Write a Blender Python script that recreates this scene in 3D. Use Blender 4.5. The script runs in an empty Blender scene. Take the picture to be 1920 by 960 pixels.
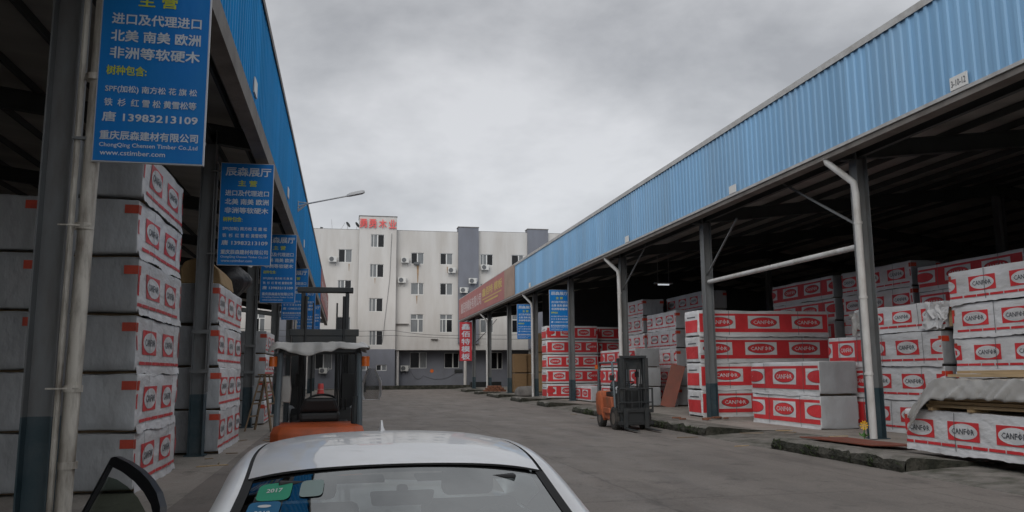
import bpy, bmesh, math, random
from mathutils import Vector, Matrix, noise

R = math.radians
random.seed(7)
S = bpy.context.scene
COL = S.collection

# ------------------------------------------------------------------ camera
cam_d = bpy.data.cameras.new('camera')
cam_d.sensor_width = 36.0
cam_d.lens = 36.0 * 1500.0 / 1920.0
cam_d.clip_start = 0.05
cam_d.clip_end = 2000
cam = bpy.data.objects.new('camera', cam_d)
COL.objects.link(cam)
_p, _y, _r = R(8.28), R(11.75), R(0.4)
_fw = Vector((math.sin(_y) * math.cos(_p), math.cos(_y) * math.cos(_p), math.sin(_p)))
_r0 = Vector((math.cos(_y), -math.sin(_y), 0))
_u0 = _r0.cross(_fw)
_ri = _r0 * math.cos(_r) - _u0 * math.sin(_r)
_up = _u0 * math.cos(_r) + _r0 * math.sin(_r)
cam.matrix_world = Matrix(((_ri.x, _up.x, -_fw.x, 0), (_ri.y, _up.y, -_fw.y, 0),
                           (_ri.z, _up.z, -_fw.z, 1.72), (0, 0, 0, 1)))
S.camera = cam

# ------------------------------------------------------------------ sky, sun, exposure
W = bpy.data.worlds.new('World')
S.world = W
W.use_nodes = True
nt = W.node_tree
nt.nodes.clear()
N = nt.nodes.new
L = nt.links.new
out = N('ShaderNodeOutputWorld')
bg = N('ShaderNodeBackground')
bg.inputs['Strength'].default_value = 0.1
sky = N('ShaderNodeTexSky')
sky.sky_type = 'NISHITA'
sky.sun_disc = False
sky.sun_elevation = R(32)
sky.sun_rotation = R(211)
tc = N('ShaderNodeTexCoord')
mp = N('ShaderNodeMapping')
mp.inputs['Scale'].default_value = (1.0, 1.0, 2.0)
mp.inputs['Location'].default_value = (0.35, 0.2, 0.1)
L(tc.outputs['Generated'], mp.inputs['Vector'])
nz = N('ShaderNodeTexNoise')
nz.inputs['Scale'].default_value = 2.9
nz.inputs['Detail'].default_value = 6
nz.inputs['Roughness'].default_value = 0.55
nz.inputs['Distortion'].default_value = 0.15
L(mp.outputs['Vector'], nz.inputs['Vector'])
cr = N('ShaderNodeValToRGB')
cr.color_ramp.elements[0].position = 0.32
cr.color_ramp.elements[0].color = (2.55, 2.58, 2.67, 1)
cr.color_ramp.elements[1].position = 0.62
cr.color_ramp.elements[1].color = (4.45, 4.47, 4.56, 1)
L(nz.outputs['Fac'], cr.inputs['Fac'])
# clouds a little brighter low over the horizon than high up
sx = N('ShaderNodeSeparateXYZ')
L(tc.outputs['Generated'], sx.inputs['Vector'])
mr = N('ShaderNodeMapRange')
mr.inputs['From Min'].default_value = 0.05
mr.inputs['From Max'].default_value = 0.55
mr.inputs['To Min'].default_value = 1.02
mr.inputs['To Max'].default_value = 0.88
L(sx.outputs['Z'], mr.inputs['Value'])
# the veiled sun brightens the cloud cover behind the camera
dt = N('ShaderNodeVectorMath')
dt.operation = 'DOT_PRODUCT'
dt.inputs[1].default_value = (-0.43, -0.735, 0.525)
nv = N('ShaderNodeVectorMath')
nv.operation = 'NORMALIZE'
L(tc.outputs['Generated'], nv.inputs[0])
L(nv.outputs['Vector'], dt.inputs[0])
gl = N('ShaderNodeMapRange')
gl.inputs['From Min'].default_value = 0.0
gl.inputs['From Max'].default_value = 1.0
gl.inputs['To Min'].default_value = 1.0
gl.inputs['To Max'].default_value = 2.3
L(dt.outputs['Value'], gl.inputs['Value'])
ml = N('ShaderNodeMath')
ml.operation = 'MULTIPLY'
L(mr.outputs['Result'], ml.inputs[0])
L(gl.outputs['Result'], ml.inputs[1])
vm = N('ShaderNodeVectorMath')
vm.operation = 'SCALE'
L(cr.outputs['Color'], vm.inputs[0])
L(ml.outputs[0], vm.inputs['Scale'])
mx = N('ShaderNodeMixRGB')
mx.inputs['Fac'].default_value = 0.93
L(sky.outputs['Color'], mx.inputs['Color1'])
L(vm.outputs['Vector'], mx.inputs['Color2'])
L(mx.outputs['Color'], bg.inputs['Color'])
L(bg.outputs['Background'], out.inputs['Surface'])

sun_d = bpy.data.lights.new('sun', 'SUN')
sun_d.energy = 0.5
sun_d.angle = R(35)
sun_d.color = (1.0, 0.96, 0.9)
sun = bpy.data.objects.new('sun', sun_d)
COL.objects.link(sun)
sun.location = (0, -20, 60)
sun.rotation_euler = Vector((0.43, 0.735, -0.525)).to_track_quat('-Z', 'Y').to_euler()

S.view_settings.view_transform = 'Standard'
S.view_settings.look = 'None'
S.view_settings.exposure = 0.72
S.view_settings.gamma = 1.0
S.view_settings.use_curve_mapping = False
S.cycles.max_bounces = 8
S.cycles.diffuse_bounces = 4
S.cycles.glossy_bounces = 4
S.cycles.transparent_max_bounces = 12
S.cycles.caustics_reflective = False
S.cycles.caustics_refractive = False
S.cycles.use_denoising = True

# ------------------------------------------------------------------ materials
MATS = {}


def mat(name, col, rough=0.6, metal=0.0, var=0.0, vscale=3.0, dirt=None, dirt_amt=0.0, dscale=1.5, bump=0.0,
        bscale=8.0, stretch=(1, 1, 1), spec=0.5, coat=0.0, emit=0.0, tone=0.0, panel=0.0, bdist=0.05):
    m = bpy.data.materials.new(name)
    m.use_nodes = True
    t = m.node_tree
    b = t.nodes['Principled BSDF']
    b.inputs['Roughness'].default_value = rough
    b.inputs['Metallic'].default_value = metal
    b.inputs['Specular IOR Level'].default_value = spec
    b.inputs['Coat Weight'].default_value = coat
    b.inputs['Coat Roughness'].default_value = 0.03
    c = t.nodes.new('ShaderNodeRGB')
    c.outputs[0].default_value = (*col, 1)
    cur = c.outputs[0]
    tcn = t.nodes.new('ShaderNodeTexCoord')
    mpn = t.nodes.new('ShaderNodeMapping')
    mpn.inputs['Scale'].default_value = stretch
    t.links.new(tcn.outputs['Object'], mpn.inputs['Vector'])
    # every copy of a thing takes its own patch of the pattern
    oi = t.nodes.new('ShaderNodeObjectInfo')
    mu = t.nodes.new('ShaderNodeMath')
    mu.operation = 'MULTIPLY'
    mu.inputs[1].default_value = 40.0
    t.links.new(oi.outputs['Random'], mu.inputs[0])
    cx = t.nodes.new('ShaderNodeCombineXYZ')
    t.links.new(mu.outputs[0], cx.inputs[0])
    t.links.new(cx.outputs[0], mpn.inputs['Location'])
    if var:
        n = t.nodes.new('ShaderNodeTexNoise')
        n.inputs['Scale'].default_value = vscale
        n.inputs['Detail'].default_value = 5
        t.links.new(mpn.outputs[0], n.inputs['Vector'])
        r = t.nodes.new('ShaderNodeMapRange')
        r.inputs['From Min'].default_value = 0.25
        r.inputs['From Max'].default_value = 0.75
        r.inputs['To Min'].default_value = 1 - var
        r.inputs['To Max'].default_value = 1 + var
        t.links.new(n.outputs['Fac'], r.inputs['Value'])
        v = t.nodes.new('ShaderNodeVectorMath')
        v.operation = 'SCALE'
        t.links.new(cur, v.inputs[0])
        t.links.new(r.outputs[0], v.inputs['Scale'])
        cur = v.outputs[0]
    if dirt:
        n = t.nodes.new('ShaderNodeTexNoise')
        n.inputs['Scale'].default_value = dscale
        n.inputs['Detail'].default_value = 7
        n.inputs['Roughness'].default_value = 0.62
        t.links.new(mpn.outputs[0], n.inputs['Vector'])
        r = t.nodes.new('ShaderNodeMapRange')
        r.inputs['From Min'].default_value = 0.42
        r.inputs['From Max'].default_value = 0.72
        r.inputs['To Max'].default_value = dirt_amt
        t.links.new(n.outputs['Fac'], r.inputs['Value'])
        x = t.nodes.new('ShaderNodeMixRGB')
        x.inputs['Color2'].default_value = (*dirt, 1)
        t.links.new(r.outputs[0], x.inputs['Fac'])
        t.links.new(cur, x.inputs['Color1'])
        cur = x.outputs[0]
    if tone:
        r = t.nodes.new('ShaderNodeMapRange')
        r.inputs['To Min'].default_value = 1 - tone
        r.inputs['To Max'].default_value = 1 + tone * 0.5
        t.links.new(oi.outputs['Random'], r.inputs['Value'])
        v = t.nodes.new('ShaderNodeVectorMath')
        v.operation = 'SCALE'
        t.links.new(cur, v.inputs[0])
        t.links.new(r.outputs[0], v.inputs['Scale'])
        cur = v.outputs[0]
    if panel:
        # every sheet of the cladding has faded a little differently
        sp = t.nodes.new('ShaderNodeSeparateXYZ')
        t.links.new(tcn.outputs['Object'], sp.inputs[0])
        dv = t.nodes.new('ShaderNodeMath')
        dv.operation = 'DIVIDE'
        dv.inputs[1].default_value = panel
        t.links.new(sp.outputs['Y'], dv.inputs[0])
        fl_ = t.nodes.new('ShaderNodeMath')
        fl_.operation = 'FLOOR'
        t.links.new(dv.outputs[0], fl_.inputs[0])
        wn = t.nodes.new('ShaderNodeTexWhiteNoise')
        wn.noise_dimensions = '1D'
        t.links.new(fl_.outputs[0], wn.inputs['W'])
        r = t.nodes.new('ShaderNodeMapRange')
        r.inputs['To Min'].default_value = 0.90
        r.inputs['To Max'].default_value = 1.08
        t.links.new(wn.outputs['Value'], r.inputs['Value'])
        v = t.nodes.new('ShaderNodeVectorMath')
        v.operation = 'SCALE'
        t.links.new(cur, v.inputs[0])
        t.links.new(r.outputs[0], v.inputs['Scale'])
        cur = v.outputs[0]
    t.links.new(cur, b.inputs['Base Color'])
    if bump:
        n = t.nodes.new('ShaderNodeTexNoise')
        n.inputs['Scale'].default_value = bscale
        n.inputs['Detail'].default_value = 4
        t.links.new(mpn.outputs[0], n.inputs['Vector'])
        bp = t.nodes.new('ShaderNodeBump')
        bp.inputs['Strength'].default_value = bump
        bp.inputs['Distance'].default_value = bdist
        t.links.new(n.outputs['Fac'], bp.inputs['Height'])
        t.links.new(bp.outputs[0], b.inputs['Normal'])
    if emit:
        b.inputs['Emission Color'].default_value = (*col, 1)
        b.inputs['Emission Strength'].default_value = emit
    MATS[name] = m
    return m


def glass_mat(name, tint, ior=1.6, rough=0.01, refl=(1, 1, 1)):
    m = bpy.data.materials.new(name)
    m.use_nodes = True
    t = m.node_tree
    t.nodes.clear()
    o = t.nodes.new('ShaderNodeOutputMaterial')
    mixs = t.nodes.new('ShaderNodeMixShader')
    fr = t.nodes.new('ShaderNodeFresnel')
    fr.inputs['IOR'].default_value = ior
    tr = t.nodes.new('ShaderNodeBsdfTransparent')
    tr.inputs['Color'].default_value = (*tint, 1)
    gl = t.nodes.new('ShaderNodeBsdfGlossy')
    gl.inputs['Color'].default_value = (*refl, 1)
    gl.inputs['Roughness'].default_value = rough
    t.links.new(fr.outputs[0], mixs.inputs[0])
    t.links.new(tr.outputs[0], mixs.inputs[1])
    t.links.new(gl.outputs[0], mixs.inputs[2])
    t.links.new(mixs.outputs[0], o.inputs['Surface'])
    MATS[name] = m
    return m


mat('earth', (0.16, 0.14, 0.12), 0.95, var=0.2, vscale=0.3)
mat('kerb_concrete', (0.20, 0.185, 0.165), 0.9, var=0.2, vscale=2, dirt=(0.035, 0.042, 0.022), dirt_amt=0.95, dscale=2.2,
    bump=0.8, bscale=14)
mat('moss', (0.022, 0.024, 0.015), 0.95, var=0.4, vscale=6, bump=1.0, bscale=20, dirt=(0.11, 0.10, 0.085), dirt_amt=0.7,
    dscale=3)
mat('grass', (0.04, 0.062, 0.018), 0.8, var=0.4, vscale=3)
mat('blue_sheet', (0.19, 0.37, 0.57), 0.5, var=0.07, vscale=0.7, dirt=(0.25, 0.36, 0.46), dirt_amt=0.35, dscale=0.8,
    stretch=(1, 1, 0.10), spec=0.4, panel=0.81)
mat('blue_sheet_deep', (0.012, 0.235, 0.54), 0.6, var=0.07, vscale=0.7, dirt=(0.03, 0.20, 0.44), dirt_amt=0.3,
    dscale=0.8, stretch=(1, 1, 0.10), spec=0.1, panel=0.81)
mat('flashing', (0.42, 0.42, 0.41), 0.5, var=0.12, vscale=1.5, dirt=(0.16, 0.14, 0.12), dirt_amt=0.6, dscale=3)
mat('eave_grey', (0.17, 0.155, 0.14), 0.7, var=0.15, vscale=1.5, dirt=(0.07, 0.055, 0.045), dirt_amt=0.6, dscale=2)
mat('steel_grey', (0.155, 0.165, 0.17), 0.6, var=0.14, vscale=2, dirt=(0.08, 0.062, 0.05), dirt_amt=0.5, dscale=2.5,
    stretch=(2, 2, 0.5))
mat('steel_blue', (0.03, 0.06, 0.075), 0.6, var=0.2, vscale=3, dirt=(0.10, 0.10, 0.10), dirt_amt=0.4, dscale=3)
mat('steel_dark', (0.045, 0.05, 0.05), 0.65, var=0.2, vscale=2)
mat('roof_under', (0.34, 0.325, 0.30), 0.7, var=0.3, vscale=0.6, stretch=(0.3, 2, 1))
mat('roof_top', (0.12, 0.25, 0.40), 0.6, var=0.1)
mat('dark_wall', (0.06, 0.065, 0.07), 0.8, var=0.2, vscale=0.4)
mat('pipe_white', (0.62, 0.62, 0.61), 0.5, var=0.1, vscale=2, dirt=(0.26, 0.235, 0.20), dirt_amt=0.7, dscale=2.0,
    stretch=(1, 1, 0.4))
mat('pipe_rusty', (0.58, 0.55, 0.49), 0.55, var=0.12, vscale=2, dirt=(0.085, 0.06, 0.04), dirt_amt=0.9, dscale=2.6,
    stretch=(3, 3, 0.6))
mat('sign_blue', (0.0, 0.165, 0.52), 0.5, var=0.08, vscale=1.2, dirt=(0.01, 0.20, 0.50), dirt_amt=0.7, dscale=1.5, spec=0.3, bump=0.5, bscale=1.6, stretch=(1, 1, 0.35))
mat('sign_white', (0.56, 0.62, 0.68), 0.5, var=0.12, vscale=4)
mat('sign_yellow', (0.50, 0.56, 0.05), 0.5, var=0.12, vscale=4)
mat('sign_edge', (0.5, 0.52, 0.55), 0.5)
mat('sign_red', (0.50, 0.035, 0.05), 0.5, var=0.1)
mat('banner_red', (0.36, 0.14, 0.135), 0.65, var=0.12, vscale=0.8)
mat('banner_tan', (0.32, 0.23, 0.18), 0.7, var=0.15, vscale=1)
mat('banner_text', (0.55, 0.45, 0.45), 0.7)
mat('banner_yellow', (0.52, 0.40, 0.14), 0.7)
mat('letter_red', (0.74, 0.10, 0.095), 0.45)
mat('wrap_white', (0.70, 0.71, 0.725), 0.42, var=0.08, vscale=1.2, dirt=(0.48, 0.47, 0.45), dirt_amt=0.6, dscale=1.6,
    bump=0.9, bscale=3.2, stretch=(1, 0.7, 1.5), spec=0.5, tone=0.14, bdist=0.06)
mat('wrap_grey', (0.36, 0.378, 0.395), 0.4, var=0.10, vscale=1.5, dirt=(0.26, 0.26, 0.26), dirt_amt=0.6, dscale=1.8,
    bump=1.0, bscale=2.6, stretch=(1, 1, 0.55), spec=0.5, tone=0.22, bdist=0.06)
mat('wrap_red', (0.66, 0.048, 0.055), 0.42, var=0.16, vscale=1.5, bump=0.7, bscale=3.5, spec=0.35, tone=0.2)
mat('strap', (0.12, 0.125, 0.13), 0.5, var=0.2)
mat('wrap_tag', (0.50, 0.05, 0.02), 0.5, var=0.35, vscale=3)
mat('wrap_text', (0.055, 0.065, 0.08), 0.5, var=0.1)
mat('wood_bolster', (0.23, 0.165, 0.10), 0.8, var=0.25, vscale=3, stretch=(1, 0.3, 1))
mat('wood_plank', (0.48, 0.35, 0.20), 0.7, var=0.25, vscale=3, stretch=(8, 0.35, 8), dirt=(0.30, 0.20, 0.10), dirt_amt=0.5,
    dscale=4)
mat('wood_ladder', (0.20, 0.14, 0.085), 0.8, var=0.3, vscale=4, stretch=(4, 4, 0.5))
mat('plywood', (0.25, 0.155, 0.075), 0.75, var=0.2, vscale=2, stretch=(0.6, 0.6, 40), dirt=(0.15, 0.09, 0.045),
    dirt_amt=0.6, dscale=2)
mat('plywood_pale', (0.42, 0.30, 0.16), 0.75, var=0.2, vscale=2, stretch=(0.6, 0.6, 40))
mat('board_red', (0.22, 0.06, 0.035), 0.6, var=0.2, vscale=2, dirt=(0.12, 0.06, 0.04), dirt_amt=0.6)
mat('kraft', (0.40, 0.27, 0.13), 0.75, var=0.15, vscale=2, dirt=(0.27, 0.17, 0.08), dirt_amt=0.5, bump=0.4, bscale=5)
mat('plastic_sheet', (0.38, 0.37, 0.35), 0.28, var=0.14, vscale=2.0, bump=0.35, bscale=3, spec=0.6)
mat('black_bag', (0.02, 0.02, 0.022), 0.45, var=0.3, bump=0.8, bscale=6)
mat('car_white', (0.80, 0.805, 0.81), 0.4, coat=0.55, spec=0.4, dirt=(0.62, 0.60, 0.57), dirt_amt=0.35, dscale=5)
mat('car_black', (0.014, 0.015, 0.017), 0.38, bump=0.0)
mat('car_rubber', (0.02, 0.02, 0.02), 0.8)
mat('car_seam', (0.06, 0.062, 0.065), 0.5)
mat('interior', (0.02, 0.02, 0.021), 0.75, var=0.2)
mat('interior_pale', (0.045, 0.045, 0.045), 0.8)
mat('chrome', (0.6, 0.6, 0.6), 0.15, metal=1.0)
mat('lamp_clear', (0.55, 0.57, 0.6), 0.1)
mat('tail_red', (0.35, 0.02, 0.02), 0.2)
mat('sticker_green', (0.03, 0.30, 0.17), 0.5)
mat('sticker_glare', (0.24, 0.31, 0.29), 0.5)  # windscreen reflection mixed into the sticker's green
mat('sticker_blue', (0.015, 0.13, 0.26), 0.5)
mat('fork_orange', (0.52, 0.105, 0.03), 0.45, var=0.12, vscale=2, dirt=(0.16, 0.06, 0.03), dirt_amt=0.6, dscale=2.5)
mat('fork_orange_dusty', (0.50, 0.13, 0.05), 0.6, var=0.2, vscale=2, dirt=(0.16, 0.09, 0.055), dirt_amt=0.8, dscale=2.5)
mat('fork_black', (0.022, 0.024, 0.025), 0.55, var=0.25, vscale=4)
mat('fork_steel', (0.022, 0.028, 0.031), 0.5, var=0.25, vscale=3, dirt=(0.06, 0.05, 0.04), dirt_amt=0.5, dscale=3)
mat('guard_grey', (0.10, 0.125, 0.14), 0.5, var=0.2, vscale=3)
mat('tyre', (0.028, 0.027, 0.026), 0.9, var=0.3, vscale=5, dirt=(0.11, 0.10, 0.085), dirt_amt=0.8, dscale=3)
mat('rim', (0.16, 0.14, 0.12), 0.6, var=0.2)
mat('amber', (0.72, 0.15, 0.02), 0.3)
mat('wall_white', (0.55, 0.535, 0.51), 0.85, var=0.05, vscale=0.25, dirt=(0.37, 0.335, 0.295), dirt_amt=0.6, dscale=0.35,
    stretch=(1.6, 1, 0.28))
mat('wall_grey', (0.175, 0.183, 0.21), 0.85, var=0.07, vscale=0.4, dirt=(0.12, 0.122, 0.135), dirt_amt=0.5, dscale=0.6,
    stretch=(1.4, 1, 0.5))
mat('wall_streak', (0.30, 0.20, 0.12), 0.9, var=0.3)
mat('frame_white', (0.62, 0.62, 0.6), 0.5)
mat('pane_dark', (0.010, 0.011, 0.013), 0.25, spec=0.25)
mat('pane_curtain', (0.16, 0.17, 0.175), 0.25, var=0.3, vscale=3, stretch=(6, 1, 0.4), spec=0.4)
mat('ac_white', (0.55, 0.545, 0.52), 0.6, var=0.08)
mat('ac_dark', (0.10, 0.105, 0.11), 0.6)
mat('cable', (0.06, 0.06, 0.06), 0.7)
mat('wire_white', (0.35, 0.35, 0.34), 0.6)
mat('lamp_grey', (0.36, 0.365, 0.37), 0.45)
mat('tube_light', (0.9, 0.95, 1.0), 0.4, emit=0.3)
mat('pink', (0.65, 0.08, 0.12), 0.5)
mat('plant_green', (0.06, 0.16, 0.03), 0.7)
mat('plant_yellow', (0.75, 0.45, 0.02), 0.6)
mat('brick', (0.20, 0.085, 0.05), 0.9, var=0.3, vscale=6)
mat('stone_grey', (0.16, 0.15, 0.14), 0.9, var=0.3, vscale=3)
mat('dish_grey', (0.3, 0.3, 0.3), 0.5)


def road_mat(name, base, stain, track):
    # worn concrete: blotches, tyre tracks along the road, slab joints, hairline cracks, grit
    m = bpy.data.materials.new(name)
    m.use_nodes = True
    t = m.node_tree
    b = t.nodes['Principled BSDF']
    b.inputs['Roughness'].default_value = 0.82
    b.inputs['Specular IOR Level'].default_value = 0.35
    tcn = t.nodes.new('ShaderNodeTexCoord')

    def tex(scale, stretch, det=6, rough=0.6, loc=(0, 0, 0)):
        mp_ = t.nodes.new('ShaderNodeMapping')
        mp_.inputs['Scale'].default_value = stretch
        mp_.inputs['Location'].default_value = loc
        t.links.new(tcn.outputs['Object'], mp_.inputs['Vector'])
        n = t.nodes.new('ShaderNodeTexNoise')
        n.inputs['Scale'].default_value = scale
        n.inputs['Detail'].default_value = det
        n.inputs['Roughness'].default_value = rough
        t.links.new(mp_.outputs[0], n.inputs['Vector'])
        return n.outputs['Fac']

    def rng(v, a0, a1, b0, b1):
        r = t.nodes.new('ShaderNodeMapRange')
        for k, q in zip(('From Min', 'From Max', 'To Min', 'To Max'), (a0, a1, b0, b1)):
            r.inputs[k].default_value = q
        t.links.new(v, r.inputs['Value'])
        return r.outputs[0]

    def mix(f, c1, c2, mode='MIX'):
        x = t.nodes.new('ShaderNodeMixRGB')
        x.blend_type = mode
        if isinstance(f, float):
            x.inputs['Fac'].default_value = f
        else:
            t.links.new(f, x.inputs['Fac'])
        for k, c in (('Color1', c1), ('Color2', c2)):
            if isinstance(c, tuple):
                x.inputs[k].default_value = (*c, 1)
            else:
                t.links.new(c, x.inputs[k])
        return x.outputs[0]
    c = mix(rng(tex(0.35, (1, 0.7, 1)), 0.36, 0.66, 0, 1), tuple(q * 0.88 for q in base), tuple(q * 1.14 for q in base))
    c = mix(rng(tex(0.9, (1.5, 0.28, 1), loc=(3, 1, 0)), 0.48, 0.72, 0, 0.75), c, track)
    c = mix(rng(tex(1.3, (1, 0.8, 1), 8, 0.7, (7, 2, 0)), 0.56, 0.70, 0, 0.85), c, stain)
    c = mix(rng(tex(5.5, (1, 1, 1), 6, 0.7, (1, 5, 0)), 0.60, 0.70, 0, 0.5), c, tuple(q * 1.45 for q in base))
    c = mix(rng(tex(26, (1, 1, 1), 3, 0.7), 0.35, 0.65, 0.0, 0.35), c, stain)
    # joints between the slabs
    sx_ = t.nodes.new('ShaderNodeSeparateXYZ')
    wob = t.nodes.new('ShaderNodeVectorMath')
    wob.operation = 'ADD'
    t.links.new(tcn.outputs['Object'], wob.inputs[0])
    wv = t.nodes.new('ShaderNodeCombineXYZ')
    t.links.new(rng(tex(3.0, (1, 1, 1), 3, 0.6, (9, 9, 0)), 0.3, 0.7, -0.03, 0.03), wv.inputs[0])
    t.links.new(rng(tex(3.0, (1, 1, 1), 3, 0.6, (2, 8, 0)), 0.3, 0.7, -0.03, 0.03), wv.inputs[1])
    t.links.new(wv.outputs[0], wob.inputs[1])
    t.links.new(wob.outputs[0], sx_.inputs[0])
    for ax, pitch in (('X', 4.1), ('Y', 5.3)):
        pp = t.nodes.new('ShaderNodeMath')
        pp.operation = 'PINGPONG'
        pp.inputs[1].default_value = pitch / 2
        t.links.new(sx_.outputs[ax], pp.inputs[0])
        c = mix(rng(pp.outputs[0], 0.012, 0.035, 0.35, 0.0), c, tuple(q * 0.35 for q in base))
    # cracks
    vo = t.nodes.new('ShaderNodeTexVoronoi')
    vo.feature = 'DISTANCE_TO_EDGE'
    vo.inputs['Scale'].default_value = 0.22
    wo2 = t.nodes.new('ShaderNodeVectorMath')
    wo2.operation = 'ADD'
    t.links.new(tcn.outputs['Object'], wo2.inputs[0])
    wv2 = t.nodes.new('ShaderNodeCombineXYZ')
    t.links.new(rng(tex(0.9, (1, 1, 1), 6, 0.65, (4, 3, 0)), 0.3, 0.7, -0.8, 0.8), wv2.inputs[0])
    t.links.new(rng(tex(0.9, (1, 1, 1), 6, 0.65, (8, 1, 0)), 0.3, 0.7, -0.8, 0.8), wv2.inputs[1])
    t.links.new(wv2.outputs[0], wo2.inputs[1])
    t.links.new(wo2.outputs[0], vo.inputs['Vector'])
    c = mix(rng(vo.outputs['Distance'], 0.002, 0.007, 0.3, 0.0), c, tuple(q * 0.3 for q in base))
    t.links.new(c, b.inputs['Base Color'])
    bp = t.nodes.new('ShaderNodeBump')
    bp.inputs['Strength'].default_value = 0.35
    bp.inputs['Distance'].default_value = 0.03
    t.links.new(tex(22, (1, 1, 1), 5, 0.7), bp.inputs['Height'])
    t.links.new(bp.outputs[0], b.inputs['Normal'])
    t.links.new(rng(tex(1.1, (1, 0.6, 1), 5, 0.6, (5, 5, 0)), 0.4, 0.65, 0.9, 0.62), b.inputs['Roughness'])
    MATS[name] = m


road_mat('road_concrete', (0.235, 0.209, 0.187), (0.10, 0.091, 0.083), (0.145, 0.13, 0.118))
road_mat('floor_concrete', (0.34, 0.31, 0.275), (0.14, 0.128, 0.11), (0.23, 0.21, 0.185))
glass_mat('windshield_glass', (0.33, 0.37, 0.36), ior=3.3, rough=0.02, refl=(0.97, 1.0, 1.0))
glass_mat('door_glass', (0.34, 0.40, 0.34), ior=1.5)
glass_mat('clear_bag', (0.70, 0.70, 0.70), ior=1.4, rough=0.5)


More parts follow.
